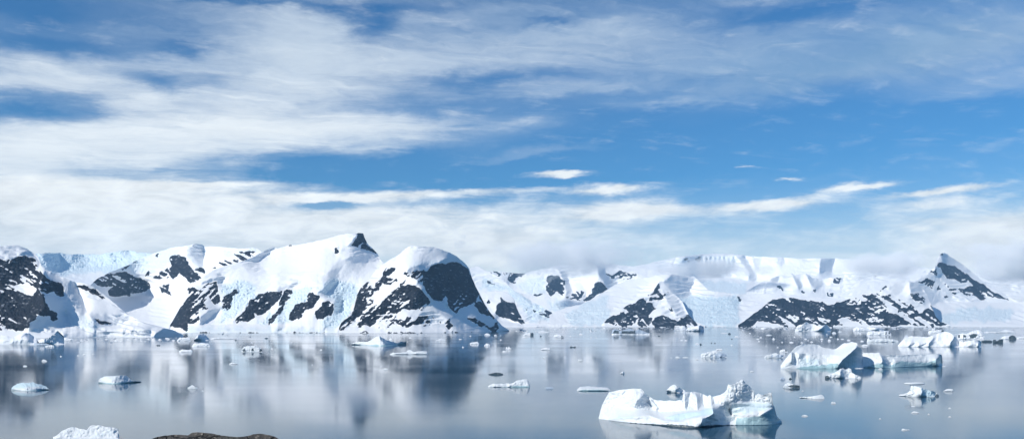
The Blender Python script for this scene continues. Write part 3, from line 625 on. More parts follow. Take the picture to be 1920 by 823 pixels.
relief('rock_ridge', [(1384, 609), (1395, 602), (1405, 594), (1412, 588), (1421, 583), (1434, 571), (1447, 562), (1460, 558), (1466, 557), (1485, 557.5), (1501, 561), (1522, 563), (1545, 564), (1560, 565), (1580, 563), (1590, 561), (1605, 557), (1618, 551), (1635, 547), (1648, 545), (1660, 536), (1672, 530), (1690, 525.5), (1700, 525), (1710, 528), (1722, 534), (1732, 543), (1740, 556), (1747, 574), (1754, 592), (1764, 603), (1782, 610)],
  [(1384, 611.5), (1782, 611.6)], MAT['far_mountain'], seed=139, slope=.6, rock_slope=1.35, mid=2.2, mid_wl=26, terr=.35, gully=1.3, large=2, large_wl=40, streak=(.6, .17), D0=[(1384, 7400), (1782, 7400)], rock_amp=2.6,
  rocks=[(z5([(745,645),(800,600),(900,535),(950,490),(1000,455),(1070,440),(1140,440),(1205,452),(1280,475),(1330,500),(1400,495),(1500,480),(1500,640),(1380,640),(1150,645),(1000,622),(900,602),(850,645),(800,645)]), .12),
   (z6([(0,465),(80,472),(150,500),(180,468),(220,472),(260,458),(320,438),(380,422),(470,403),(495,430),(560,420),(600,480),(640,520),(665,560),(780,545),(850,490),(935,560),(980,625),(900,645),(740,640),(640,635),(560,645),(400,625),(240,635),(0,635)]), .27),
   (z6([(700,400),(760,408),(802,450),(792,490),(740,482),(708,440)]), .25), (z6([(560,420),(640,440),(740,520),(760,560),(660,560),(600,500)]), .6), (z6([(480,395),(530,345),(535,368),(500,392)]), .1)],
  faces=[(z6([(690,325),(760,350),(830,440),(850,480),(790,490),(740,440),(700,400)]), 1.7), (z6([(500,390),(640,330),(690,325),(640,400),(560,430)]), .7)],
  tag_kw=dict(label='long low dark rock ridge streaked with snow along the right shore', cat='rock ridge', kind=S))
# ---------------------------------------------------------------- water
m, t, out = new_mat('sea_water')
g = t.node('ShaderNodeTexCoord').outputs['Object']
r1 = t.noise(t.vm('MULTIPLY', g, (.22, 1., 0)), .35, 4, .6)
r2 = t.noise(t.vm('MULTIPLY', g, (.35, 1., 0)), .05, 4, .6)
wind = t.noise(t.vm('MULTIPLY', g, (.0011, .0042, 0)), 1., 5, .62)
b = t.node('ShaderNodeBsdfPrincipled')
b.inputs['Base Color'].default_value = (.020, .068, .115, 1); b.inputs['IOR'].default_value = 1.333
t.put(b.inputs['Roughness'], t.lin(wind, .38, .62, 0.060, .105))
bm = t.node('ShaderNodeBump'); bm.inputs['Strength'].default_value = .05; bm.inputs['Distance'].default_value = .25
t.put(bm.inputs['Height'], t.m('ADD', r1, t.m('MULTIPLY', r2, .8))); t.put(b.inputs['Normal'], bm.outputs[0])
t.put(out.inputs[0], b.outputs[0])
gx = np.linspace(-10800, 10800, 25); gy = np.concatenate([[-800, -300, 0], np.linspace(300, 13900, 26)])
X, Y = np.meshgrid(gx, gy); n = len(gx); rws = len(gy)
idx = np.arange(n * rws).reshape(rws, n)
Q = np.stack([idx[:-1, :-1], idx[:-1, 1:], idx[1:, 1:], idx[1:, :-1]], -1).reshape(-1, 4)
mesh_obj('water', np.stack([X, Y, X * 0], -1).reshape(-1, 3), Q, m, smooth=False)
tag(bpy.data.objects['water'], 'calm grey blue sea water of the bay with soft reflections', 'water', kind='structure')

# ---------------------------------------------------------------- haze
m, t, out = new_mat('haze_air')
pv = t.node('ShaderNodeVolumePrincipled'); pv.inputs['Color'].default_value = (.36, .64, .92, 1); pv.inputs['Density'].default_value = 3.2e-5
pv.inputs['Anisotropy'].default_value = 0.
t.put(out.inputs['Volume'], pv.outputs[0])
def box(name, lo, hi, mat):
    V = [(x, y, z) for z in (lo[2], hi[2]) for y in (lo[1], hi[1]) for x in (lo[0], hi[0])]
    Q = [(0, 2, 3, 1), (4, 5, 7, 6), (0, 1, 5, 4), (2, 6, 7, 3), (0, 4, 6, 2), (1, 3, 7, 5)]
    return mesh_obj(name, V, Q, mat, smooth=False)
tag(box('haze', (-11000, -1000, -31), (11000, 14000, 1250), m), 'thin blue air haze over the whole bay', 'haze', kind='stuff')

# ---------------------------------------------------------------- low cloud lying on the far summits, as volumes inside the haze
m, t, out = new_mat('low_cloud_air')
g = t.node('ShaderNodeTexCoord').outputs['Object']; ge = t.node('ShaderNodeTexCoord').outputs['Generated']
n = t.noise(t.vm('MULTIPLY', g, (1., 1., 1.5)), 1 / 330., 6, .62, .36)
e = t.vm('MULTIPLY', t.vm('SUBTRACT', ge, (.5, .5, .5)), (2., 2., 2.))
r = t.vm('LENGTH', e)
f = t.m('SUBTRACT', t.m('ADD', t.smooth(r, 1.0, .25), t.m('MULTIPLY', t.m('SUBTRACT', n, .5), 3.0)), .36)
pv = t.node('ShaderNodeVolumePrincipled'); pv.inputs['Color'].default_value = (1., 1., 1., 1); pv.inputs['Anisotropy'].default_value = -.4
t.put(pv.inputs['Density'], t.m('MULTIPLY', t.m('MAXIMUM', f, 0.), 0.013)); t.put(out.inputs['Volume'], pv.outputs[0])
def low_cloud(label, px0, px1, yt, yb, D, thick):
    lo = ((px0 - CX) / F * D, D - thick / 2, CAM_Z + (HY - yb) / F * D); hi = ((px1 - CX) / F * D, D + thick / 2, CAM_Z + (HY - yt) / F * D)
    o = box('low_cloud', lo, hi, m); tag(o, label, 'low_cloud', kind='stuff')
low_cloud('soft bank of white low cloud lying on the middle range right of the cape', 850, 1300, 432, 532, 9500, 700)
low_cloud('thin white low cloud over the plateau left of the pyramid peak', 1540, 1790, 462, 530, 9250, 600)
low_cloud('white low cloud behind the pyramid peak at right', 1740, 2100, 420, 560, 10300, 700)
low_cloud('scarf of low cloud across the fluted wall of the plateau', 1170, 1480, 476, 530, 10300, 500)
# ---------------------------------------------------------------- ice on the water
z7 = lambda p: Zm(1100, 680, 4.8, p)
zA = lambda p: Zm(0, 600, 7.99, p)
zB = lambda p: Zm(960, 600, 7.99, p)
zC = lambda p: Zm(1180, 600, 7.99, p)
zD = lambda p: Zm(1380, 595, 7.99, p)
zE = lambda p: Zm(1680, 595, 7.99, p)
z8 = lambda p: Zm(1420, 600, 4.8, p)
z9 = lambda p: Zm(1640, 600, 3.69, p)
za = lambda p: Zm(0, 600, 3.69, p)
zb = lambda p: Zm(380, 600, 3.69, p)
zc = lambda p: Zm(740, 600, 3.69, p)
_seed = [300]
def berg(name, label, cat, crest, yw, group=None, **kw):
    _seed[0] += 7
    x0, x1 = crest[0][0], crest[-1][0]; w = x1 - x0
    h = max(yw - min(p[1] for p in crest), .8)
    k = dict(du=max(.22, min(.9, w / 90)), dv=max(.16, min(.7, h / 26)), slope=2.4, top_soft=(.72, .7), warp=min(2., w * .03), large=min(2., h * .17), large_wl=max(2.5, w * .12),
             fine=min(.7, .16 + .028 * h), fine_wl=max(1.2, w * .05), crest_jit=min(1.2, .10 * h + .12), lens=.8, skirt=1.5, snow_amp=1., crease=min(2., h * .09), mid=min(1.4, h * .06), mid_wl=max(2., w * .08), back_tan=1.1, undercut=.25)
    k['face_k'] = .72
    k.update(kw)
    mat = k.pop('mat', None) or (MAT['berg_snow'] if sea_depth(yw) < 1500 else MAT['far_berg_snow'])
    shore = k.pop('shore', None) or [(x0, yw), (x1, yw)]
    if 'parts' not in k and 'foot' not in k:
        D = float(sea_depth(yw)); k['origin'] = ((((x0 + x1) / 2) - CX) / F * D, D, 0.)
    return relief(name, crest, shore, mat, seed=_seed[0], tag_kw=dict(label=label, cat=cat, group=group), **k)

DK = dict(clear_ice=MAT['dark_ice'], shaded_ice=MAT['grey_ice'])  # dark colours paint the shaded berg ends; some pieces are truly clear ice

# the large berg in front
berg('iceberg', 'largest iceberg, jagged white wall with a pointed peak over smooth blue ledges', 'iceberg',
  z7([(108,488),(112,478),(125,420),(140,375),(165,325),(185,290),(200,264),(245,256),(290,240),(350,236),(420,227),(490,231),(508,250),(522,275),(560,300),(600,326),(640,335),(690,340),(740,336),(800,340),(858,334),(866,300),(872,272),(900,258),(935,262),(970,257),(1040,276),(1088,298),(1098,288),(1112,284),(1128,302),(1145,302),(1200,288),(1235,268),(1260,243),(1268,205),(1276,183),(1286,200),(1310,196),(1330,188),(1360,170),(1385,149),(1398,147),(1411,155),(1440,185),(1475,218),(1502,245),(1512,292),(1530,285),(1545,274),(1565,282),(1590,286),(1630,275),(1664,261),(1669,300),(1673,358),(1686,385),(1693,405),(1700,440),(1712,480),(1735,503),(1757,522)]), 797,
  shore=z7([(108,496),(190,516),(300,530),(400,541),(600,556),(800,576),(1000,590),(1080,578),(1160,566),(1350,560),(1560,560),(1700,556),(1757,524)]),
  du=.55, dv=.5, slope=2.6, top_soft=None, large=3.0, large_wl=18, fine=1.4, fine_wl=5, mid=2.2, mid_wl=10, crease=2.1, smooths=[z7([(180,530),(215,420),(420,398),(640,434),(860,434),(1000,422),(1135,398),(1140,460),(1000,505),(840,545),(700,530),(600,480),(430,490),(390,535)]), z7([(1285,400),(1330,350),(1420,335),(1670,362),(1690,400),(1700,500),(1757,524),(1700,560),(1345,562),(1300,470)])], warp=1.5, crest_jit=.9, lens=.9, undercut=1.0, back_tan=1.0, ice_amp=.25, ice_wl=6, step=.5,
  flats=[(z7([(190,512),(235,400),(420,398),(640,432),(860,432),(1000,420),(1130,398),(1140,458),(1000,492),(830,535),(700,525),(560,470),(440,486),(300,490)]), .32),
    (z7([(300,515),(440,505),(700,540),(830,545),(1000,500),(1020,545),(860,560),(600,545),(400,535)]), .9), (z7([(1290,410),(1420,390),(1560,410),(1670,400),(1560,470),(1320,465)]), .5), (z7([(1310,360),(1420,335),(1670,365),(1670,385),(1450,372)]), .6)],
  faces=[(z7([(1128,400),(1200,393),(1278,405),(1302,470),(1352,480),(1340,512),(1250,548),(1160,552),(1025,555),(1040,500),(1100,480),(1140,455)]), 6.5),
    (z7([(1408,155),(1440,185),(1502,242),(1525,292),(1440,322),(1400,302),(1390,262),(1405,200)]), .6), (z7([(455,335),(520,288),(600,330),(645,392),(640,432),(560,412),(428,392)]), 3.2),
    (z7([(1320,362),(1420,338),(1500,360),(1672,370),(1672,402),(1560,412),(1450,392),(1330,388)]), 1.2), (z7([(1290,432),(1400,410),(1560,442),(1540,466),(1400,442),(1300,452)]), 1.6),
    (z7([(710,492),(830,460),(1000,440),(1130,408),(1130,456),(950,482),(800,522)]), 1.5), (z7([(1340,480),(1560,470),(1690,400),(1760,522),(1700,556),(1350,562)]), 2.2),
    (z7([(540,340),(570,330),(640,400),(610,420)]), -1.), (z7([(985,280),(1040,285),(1060,400),(1000,410)]), 2.0), (z7([(1115,290),(1145,310),(1150,380),(1125,380)]), 2.2), (z7([(880,280),(930,270),(905,400),(885,400)]), 1.5), (z7([(330,250),(350,250),(310,360),(290,360)]), 1.6),
    (z7([(120,420),(240,330),(420,240),(430,320),(300,380),(150,480)]), -1.2)],
  ices=[(z7([(700,495),(830,455),(1000,435),(1135,402),(1140,460),(950,490),(790,528)]), .75), (z7([(1310,360),(1670,362),(1680,404),(1350,470),(1290,430)]), .5), (z7([(200,505),(300,480),(460,480),(400,500)]), .5)],  # ledge pool and end wall bands: shade painted as a blue ice tint
  foot=[(1123, 0), (1379, 0), (1381, 13), (1405, 15), (1425, 17), (1438, 22), (1450, 30), (1455, 24), (1459, 12), (1466, 3)],
  part_mats=dict(undercut_edge=MAT['dark_ice']),  # dark colour puts the undercut's shade and reflection into this strip
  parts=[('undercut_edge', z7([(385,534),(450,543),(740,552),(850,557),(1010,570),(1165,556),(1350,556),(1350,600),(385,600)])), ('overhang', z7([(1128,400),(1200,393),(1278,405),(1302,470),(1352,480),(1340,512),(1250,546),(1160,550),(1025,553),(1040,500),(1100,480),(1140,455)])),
    ('peak', z7([(1255,250),(1270,170),(1390,120),(1420,140),(1530,300),(1440,325),(1330,335),(1230,330)])),
    ('ledge', z7([(190,512),(235,400),(420,398),(640,432),(860,432),(1000,420),(1128,400),(1140,455),(1100,480),(1000,500),(830,542),(700,530),(440,495),(390,530)])),
    ('end_wall', z7([(1310,345),(1420,335),(1500,358),(1670,362),(1690,400),(1560,470),(1340,480),(1302,468),(1280,405)]))])

berg('iceberg', 'white iceberg with a sloping saddle and a big grey triangular face at its right end', 'iceberg',
  z8([(210,405),(225,385),(265,335),(300,285),(335,245),(375,222),(420,213),(480,215),(555,224),(580,240),(640,256),(690,262),(730,240),(770,212),(815,200),(860,198),(893,203),(902,215),(905,235),(935,250),(942,285),(948,330),(955,390),(965,432)]), 690.5,
  du=.5, dv=.5, large=1.2, large_wl=12, slope=2.2, lens=.8, step=.5, top_soft=None,
  flats=[(z8([(330,300),(420,220),(560,228),(700,270),(890,205),(900,220),(760,320),(600,310),(400,300)]), .45)],
  faces=[(z8([(730,400),(770,350),(840,290),(905,238),(940,250),(968,435),(720,435)]), 5.0), (z8([(540,380),(560,375),(600,400),(720,400),(720,435),(620,435)]), 2.5), (z8([(310,300),(332,300),(332,385),(310,385)]), 3.5), (z8([(375,310),(450,325),(400,345),(375,340)]), 2.5), (z8([(380,225),(560,230),(520,265),(430,260)]), 1.0)],
  ices=[(z8([(380,340),(560,350),(560,435),(380,435)]), .45)],
  foot=[(1464, 0), (1490, .0), (1505, 3), (1517, 5), (1527, 5), (1535, 4.6), (1541, 8), (1550, 6), (1556, 9), (1570, 10), (1573, 6), (1575, 0), (1621, 0)],
  parts=[('end_face', z8([(728,402),(770,350),(840,290),(905,236),(950,250),(970,436),(725,436)]))])

berg('iceberg', 'low flat white iceberg with a curving blue green undercut, right of the saddle iceberg', 'iceberg',
  z8([(945,310),(955,292),(1000,294),(1050,293),(1100,292),(1120,312),(1150,318),(1165,318),(1190,312),(1230,316),(1270,314),(1320,316),(1360,310),(1410,312),(1480,308),(1530,302),(1560,305),(1590,302),(1625,298),(1648,310),(1660,315),(1667,360),(1667,412)]), 688,
  shore=z8([(945,425),(1100,432),(1200,428),(1400,420),(1667,412)]), du=.5, dv=.45, slope=2.2, lens=.6, large=.9, large_wl=10, step=.5, undercut=.8, top_soft=None,
  flats=[(z8([(950,300),(1100,296),(1180,330),(1500,315),(1640,305),(1600,350),(1450,370),(1330,360),(1220,370),(1060,350)]), .8)],
  faces=[(z8([(1610,350),(1655,312),(1670,412),(1610,412)]), 4.5), (z8([(1100,300),(1150,330),(1200,385),(1200,425),(1090,425),(1130,370)]), 2.6), (z8([(990,425),(1080,385),(1130,390),(1130,430)]), 1.5)],
  foot=[(1617, 1), (1627, 3), (1635, 6), (1645, 8), (1655, 10), (1665, 7), (1672, 5), (1690, 12), (1700, 10), (1720, 8), (1740, 8), (1755, 12), (1762, 17), (1767, 19)])

berg('iceberg', 'small white iceberg with two knobs just in front of the saddle iceberg', 'iceberg',
  z8([(608,505),(625,492),(650,486),(690,470),(730,448),(750,434),(775,432),(790,446),(808,440),(825,430),(845,440),(852,470),(880,485),(915,495),(935,508)]), 709, du=.4, dv=.35,
  faces=[(z8([(745,470),(760,450),(800,460),(830,490),(820,520),(750,520)]), 3.5)], parts=[('clear_ice', z8([(600,495),(640,495),(650,525),(600,525)]))], part_mats=DK)
berg('iceberg', 'long white iceberg with a knob at its left end and grey facets mid way', 'iceberg',
  zE([(30,415),(45,395),(62,378),(100,340),(120,300),(138,265),(160,258),(190,282),(240,284),(300,280),(390,290),(480,290),(530,275),(570,262),(640,236),(720,214),(790,222),(830,250),(860,275),(880,285),(915,320),(940,352),(1000,368),(1060,352),(1100,346),(1160,340),(1240,338),(1270,352),(1282,372),(1276,440)]), 650, du=.45, dv=.4, top_soft=None,
  flats=[(zE([(100,345),(160,280),(480,300),(720,225),(850,285),(800,350),(680,335),(570,300),(480,380),(250,380)]), .6)], 
  faces=[(zE([(490,392),(575,300),(680,338),(790,372),(800,425),(500,425)]), 1.6), (zE([(810,385),(882,285),(940,360),(930,425),(810,425)]), 3.6), (zE([(1230,390),(1285,360),(1285,445),(1230,440)]), 4.0), (zE([(490,385),(570,295),(600,300),(510,390)]), 2.6), (zE([(180,420),(280,385),(230,435)]), 3), (zE([(330,425),(480,375),(380,435)]), 3)])
berg('iceberg', 'white iceberg with dark hollow windows behind the long knobbed iceberg', 'iceberg',
  zE([(918,300),(922,255),(945,242),(1000,240),(1080,230),(1130,206),(1180,196),(1240,190),(1270,196),(1300,232),(1322,262),(1326,290)]), 636, du=.4, dv=.35,
  parts=[('clear_ice', zE([(928,258),(960,262),(955,300),(928,298)])), ('clear_ice', zE([(1010,258),(1045,262),(1045,300),(1010,300)])), ('clear_ice', zE([(1100,260),(1170,240),(1228,255),(1195,305),(1105,300)]))], part_mats=DK)
berg('ice_floe', 'white slab of ice with a dark right end behind the long knobbed iceberg', 'ice floe', zE([(480,215),(500,196),(560,190),(640,182),(690,176),(715,195),(716,225)]), 624.5, parts=[('clear_ice', zE([(680,195),(730,180),(730,240),(675,235)]))], part_mats=DK)  # clear_ice is the dark end, mostly shade put into the colour
berg('ice_floe', 'long thin white floe lying flat far off at right edge of the bay', 'ice floe', zE([(1320,218),(1400,212),(1540,212),(1590,195),(1640,186),(1700,195),(1790,208),(1795,214)]), 623.5)
berg('ice_floe', 'short thin white floe under the right snowfield shore', 'ice floe', zE([(1020,188),(1060,178),(1130,176),(1180,184)]), 619)
berg('ice_slab', 'low black slab of clear ice right of the long knobbed iceberg', 'ice slab', zE([(1278,345),(1330,340),(1400,338),(1442,348)]), 641, mat=MAT['dark_ice'])
berg('ice_chunk', 'black double lump of clear ice at right end of the black slab', 'ice chunk', zE([(1448,350),(1460,332),(1490,330),(1508,350),(1530,342),(1555,326),(1590,322),(1605,335),(1606,372)]), 642.5, mat=MAT['dark_ice'])
berg('iceberg', 'small white iceberg with a black rounded right half near right edge', 'iceberg', zE([(1570,310),(1600,285),(1650,276),(1690,280),(1720,272),(1750,268),(1780,280),(1803,310)]), 636, parts=[('clear_ice', zE([(1685,288),(1720,268),(1765,266),(1810,310),(1800,335),(1695,325)]))], part_mats=DK)  # clear_ice is the black half, mostly shade put into the colour
berg('ice_floe', 'white floe cut off by the right picture edge', 'ice floe', zE([(1808,310),(1850,290),(1920,285),(2000,290),(2040,310)]), 634.5)
berg('iceberg', 'far white iceberg with a pointed hump and grey right slope under the dark ridge', 'iceberg', zD([(885,185),(900,150),(935,112),(1000,102),(1030,75),(1055,64),(1100,86),(1180,96),(1212,124),(1262,132),(1310,112),(1350,100),(1382,120),(1422,178)]), 621.2, du=.4, dv=.4, top_soft=None,
  faces=[(zD([(1240,190),(1345,102),(1390,115),(1430,200)]), 4.), (zD([(960,140),(1060,70),(1130,110),(1210,130),(1160,165),(1000,160)]), 1.6)])
berg('iceberg', 'rounded white iceberg at the foot of the dark ridge, right of the hump iceberg', 'iceberg', z8([(862,85),(875,68),(900,60),(940,64),(980,58),(1000,45),(1010,62),(1060,66),(1110,72),(1140,90)]), 620.3, faces=[(z8([(1060,70),(1145,75),(1145,100),(1080,95)]), 3)])
berg('ice_floe', 'lumpy white floe directly in front of the rounded far iceberg', 'ice floe', z8([(985,122),(1000,104),(1050,98),(1120,100),(1180,98),(1205,120)]), 628, parts=[('clear_ice', z8([(1150,108),(1165,106),(1165,126),(1150,126)])), ('clear_ice', z8([(1182,108),(1196,106),(1196,126),(1182,126)]))], part_mats=DK)
berg('ice_floe', 'long pale floe with a spike at its left end', 'ice floe', z8([(985,188),(992,165),(1005,152),(1012,172),(1060,172),(1100,163),(1180,168),(1230,172),(1270,185)]), 641, mat=MAT['berg_snow'])
berg('ice_chunk', 'small ice chunk between the spiked floe and the saddle iceberg', 'ice chunk', z8([(938,228),(955,216),(985,218),(998,230)]), 648.5)
berg('iceberg', 'bluish dark streaked lump of ice left of the saddle iceberg', 'iceberg', zD([(415,610),(440,580),(480,555),(520,550),(560,530),(600,528),(630,545),(665,550),(708,575)]), 670.5, parts=[('clear_ice', zD([(520,590),(535,560),(560,560),(545,600)])), ('clear_ice', zD([(600,600),(620,555),(705,560),(712,600)]))], part_mats=dict(clear_ice=MAT['grey_ice']))
berg('ice_chunk', 'white block with a small black tip near the left shoulder of the saddle iceberg', 'ice chunk', zD([(652,505),(665,485),(700,476),(738,478),(745,490),(778,498)]), 660, parts=[('clear_ice', zD([(738,485),(790,480),(790,510),(740,510)]))], part_mats=DK)  # clear_ice is the black tip, mostly shade put into the colour
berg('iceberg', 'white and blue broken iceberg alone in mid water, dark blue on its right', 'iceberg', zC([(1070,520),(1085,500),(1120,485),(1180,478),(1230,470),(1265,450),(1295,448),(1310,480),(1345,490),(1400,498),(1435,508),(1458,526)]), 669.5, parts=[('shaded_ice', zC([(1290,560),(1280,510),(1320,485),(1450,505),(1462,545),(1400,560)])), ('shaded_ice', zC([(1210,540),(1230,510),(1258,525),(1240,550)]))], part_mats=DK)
berg('ice_floe', 'thin flat floe just behind the white and blue broken iceberg', 'ice floe', zC([(1300,440),(1320,428),(1380,426),(1395,440)]), 656)
berg('iceberg', 'far glassy grey iceberg of broken arches in front of the rock island', 'iceberg', zB([(1492,200),(1500,160),(1520,130),(1560,122),(1590,140),(1620,160),(1660,150),(1720,130),(1780,120),(1820,140),(1850,150),(1900,130),(1960,160),(2000,180),(2060,190)]), 627.8, mat=MAT['grey_ice'], du=.4, dv=.35, fine=1., fine_wl=3,
  parts=[('snow_rim', zB([(1490,205),(2070,205),(2070,240),(1490,240)])), ('clear_ice', zB([(1505,200),(1530,150),(1600,160),(1600,205)])), ('clear_ice', zB([(1630,200),(1640,165),(1760,165),(1850,160),(1850,205)]))], part_mats=dict(snow_rim=MAT['far_berg_snow'], clear_ice=MAT['dark_ice']))
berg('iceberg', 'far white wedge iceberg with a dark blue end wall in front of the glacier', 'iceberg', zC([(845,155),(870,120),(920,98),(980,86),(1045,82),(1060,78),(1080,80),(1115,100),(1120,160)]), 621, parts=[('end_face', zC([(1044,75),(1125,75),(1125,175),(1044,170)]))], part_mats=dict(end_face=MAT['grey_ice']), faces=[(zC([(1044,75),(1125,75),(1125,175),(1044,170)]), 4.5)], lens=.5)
berg('ice_floe', 'low rubbly floe touching the left of the far wedge iceberg', 'ice floe', zC([(660,160),(680,125),(740,110),(790,75),(830,80),(850,120),(858,150)]), 619.6)
berg('iceberg', 'small far iceberg with a dark right end right of the black cliff cape', 'iceberg', zB([(165,225),(200,200),(270,188),(320,192),(324,222)]), 629, parts=[('clear_ice', zB([(272,180),(330,185),(330,235),(275,232)]))], part_mats=DK)  # clear_ice is the dark end, mostly shade put into the colour
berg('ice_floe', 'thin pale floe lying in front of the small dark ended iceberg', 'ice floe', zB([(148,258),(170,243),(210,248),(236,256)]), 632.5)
berg('ice_chunk', 'bright rounded white chunk with a black right tip', 'ice chunk', zB([(620,248),(640,220),(680,210),(720,216),(742,232),(778,245)]), 632.5, parts=[('clear_ice', zB([(742,225),(785,225),(785,260),(742,256)]))], part_mats=DK)  # clear_ice is the black tip, mostly shade put into the colour

# left half
berg('iceberg', 'low white iceberg of rounded mounds at left edge under the headland', 'iceberg', zA([(-600,260),(-300,230),(-100,215),(0,212),(60,230),(120,238),(180,256),(270,225),(330,200),(400,182),(440,190),(500,235),(530,260),(560,300)]), 645.6, du=.7, top_soft=(.45, .5), faces=[(zA([(300,250),(400,184),(500,238),(490,330),(380,250)]), 2.5), (zA([(80,200),(210,215),(220,240),(120,240)]), 2.)])
berg('iceberg', 'grey wedge iceberg with a dark sloping right edge under the left headland', 'iceberg', zA([(500,320),(560,300),(640,285),(690,270),(740,258),(780,230),(815,205),(845,165),(865,156),(900,185),(940,225),(966,250),(962,320)]), 645.2, lens=.6, faces=[(zA([(640,300),(850,180),(966,250),(962,370),(700,370)]), 3.)], parts=[('clear_ice', zA([(855,150),(880,165),(975,250),(950,258),(895,205)]))], part_mats=DK, top_soft=None)  # clear_ice is the dark edge, mostly shade put into the colour
berg('ice_slab', 'dark blue log shaped slab in front of the grey wedge iceberg', 'ice slab', zA([(508,360),(520,342),(600,345),(700,350),(745,362)]), 647.6, mat=MAT['grey_ice'])
berg('ice_floe', 'white floe at right tip of the dark log shaped slab', 'ice floe', zA([(680,385),(720,376),(770,368),(805,378),(810,392)]), 649.8)
berg('ice_chunk', 'pair of joined white chunks touching the right of the grey wedge iceberg', 'ice chunk', zA([(950,300),(965,262),(1010,270),(1050,278),(1075,262),(1098,290)]), 638.5)
berg('ice_floe', 'smooth pale blue mound of ice near left edge', 'ice floe', za([(79,470),(95,452),(120,436),(160,430),(205,430),(228,428),(245,436),(290,446),(320,460),(338,474)]), 732, shore=za([(79,478),(120,486),(180,490),(260,486),(338,478)]), mat=MAT['berg_snow'], top_soft=(.3, .4), fine=.12, ices=[(za([(70,420),(340,420),(340,470),(200,462),(70,480)]), .7)], foot=[(21, 0), (40, .6), (60, 1.2), (80, 1.6), (92, .5)])
berg('ice_floe', 'white floe with a thin grey tail pointing right', 'ice floe', za([(681,415),(695,400),(720,388),(755,386),(785,388),(820,382),(868,378),(880,388),(905,408),(930,420),(976,422)]), 718.5, shore=za([(681,430),(720,438),(800,442),(860,436),(976,426)]), undercut=.8, foot=[(184, 0), (190, 1.2), (207, 1.5), (215, 2.4), (228, 2.2), (238, 1.), (264, 1.2)])
berg('iceberg', 'crumpled white iceberg on the bottom picture edge', 'iceberg', za([(367,806),(395,792),(430,765),(470,746),(490,737),(520,742),(560,752),(600,758),(618,740),(606,730),(640,728),(700,728),(740,738),(775,740),(805,748),(818,756),(824,790)][:8] + [(612,742),(622,732),(640,728),(700,728),(740,738),(775,740),(805,748),(818,756),(824,800)]) if False else za([(367,806),(395,792),(430,765),(470,746),(490,737),(520,742),(560,752),(600,756),(612,742),(622,730),(640,728),(700,728),(740,738),(775,740),(805,746),(818,752),(825,800)]), 822.5, fine=.8, fine_wl=6, crease=1.2, mid=1.6, mid_wl=14, large=2.5, large_wl=20, top_soft=None, slope=1.8, parts=[('crumpled_block', za([(606,720),(830,720),(830,830),(650,830),(620,770)]))])
berg('ice_chunk', 'small white chunk with a grey right side in the open water below the valley', 'ice chunk', za([(1298,465),(1320,452),(1335,449),(1350,460),(1366,464)]), 728)
berg('ice_floe', 'flat white slab of two joined pieces below the dark left foot of the massif', 'ice floe', za([(1240,212),(1260,202),(1290,206),(1320,202),(1332,214)]), 660)
berg('ice_floe', 'flat white slab just right of and behind the two joined pieces', 'ice floe', za([(1328,178),(1345,160),(1400,158),(1440,160),(1452,172)]), 649.5)
berg('iceberg', 'small grey rounded iceberg with white left side at the massif shore', 'iceberg', za([(1340,140),(1355,118),(1370,98),(1390,90),(1415,96),(1440,118),(1450,134)]), 638, faces=[(za([(1370,95),(1450,110),(1450,140),(1370,140)]), 2.6)])
berg('ice_floe', 'long thin white strip of ice trailing right from the small grey iceberg', 'ice floe', zb([(52,126),(100,120),(180,121),(252,125)]), 635)
berg('ice_floe', 'broken white floe left of the small grey iceberg at the shore', 'ice floe', za([(1225,138),(1245,118),(1280,122),(1310,118),(1318,138)]), 639)
berg('ice_floe', 'rough white floe with dark pits below the oval rock patches', 'ice floe', zb([(268,205),(285,184),(310,176),(345,178),(370,182),(400,190),(412,206)]), 659.6, mat=MAT['berg_snow'], fine=.9, fine_wl=2.2, parts=[('clear_ice', zb([(275,205),(290,195),(300,215),(280,218)])), ('clear_ice', zb([(340,195),(352,195),(355,212),(338,212)])), ('clear_ice', zb([(395,198),(415,198),(415,215),(390,215)]))], part_mats=DK)
berg('ice_chunk', 'small flat white chunk below the rough pitted floe', 'ice chunk', zb([(184,300),(200,291),(222,294),(246,300)]), 682.5)
berg('iceberg', 'white iceberg with one soft peak and long low tails in front of the cape', 'iceberg', zb([(1030,160),(1060,152),(1085,146),(1110,152),(1140,148),(1165,136),(1180,122),(1200,112),(1220,110),(1240,120),(1275,136),(1310,148),(1345,155),(1370,150),(1402,150),(1410,158)]), 647.5, shore=zb([(1030,168),(1200,178),(1300,178),(1410,164)]), mat=MAT['berg_snow'], du=.45, foot=[(660, 0), (670, 1.5), (680, .5), (695, 1), (705, 2.5), (715, 1.5), (728, 3.5), (745, 3), (758, 2)], faces=[(zb([(1220,112),(1300,150),(1400,158),(1390,175),(1280,172),(1230,140)]), 2.4)], top_soft=None, slope=1.6)
berg('ice_chunk', 'small white knob behind the right tail of the soft peaked iceberg', 'ice chunk', zb([(1288,138),(1294,126),(1304,124),(1312,138)]), 638)
berg('ice_floe', 'ragged flat white floe below the soft peaked iceberg', 'ice floe', zc([(-34,232),(-10,220),(0,226),(40,224),(80,218),(95,206),(110,205),(130,216),(180,216),(228,214),(229,232)]), 664.2, mat=MAT['berg_snow'], fine=.5, fine_wl=2.5, undercut=.8)
berg('ice_floe', 'thin faint floe under the black cliff of the cape', 'ice floe', zc([(288,138),(310,131),(340,130),(352,137)]), 638)
berg('ice_floe', 'white floe with grey streaks in the dark reflection of the cape', 'ice floe', zc([(520,160),(535,152),(570,148),(583,158)]), 645)
berg('ice_chunk', 'white chunk just right of the grey streaked floe', 'ice chunk', zc([(620,172),(635,160),(650,164),(660,172)]), 648)
berg('ice_chunk', 'white cluster of three lumps right of the cape reflection', 'ice chunk', zc([(768,200),(774,180),(782,196),(790,178),(798,194),(812,202)]), 655)
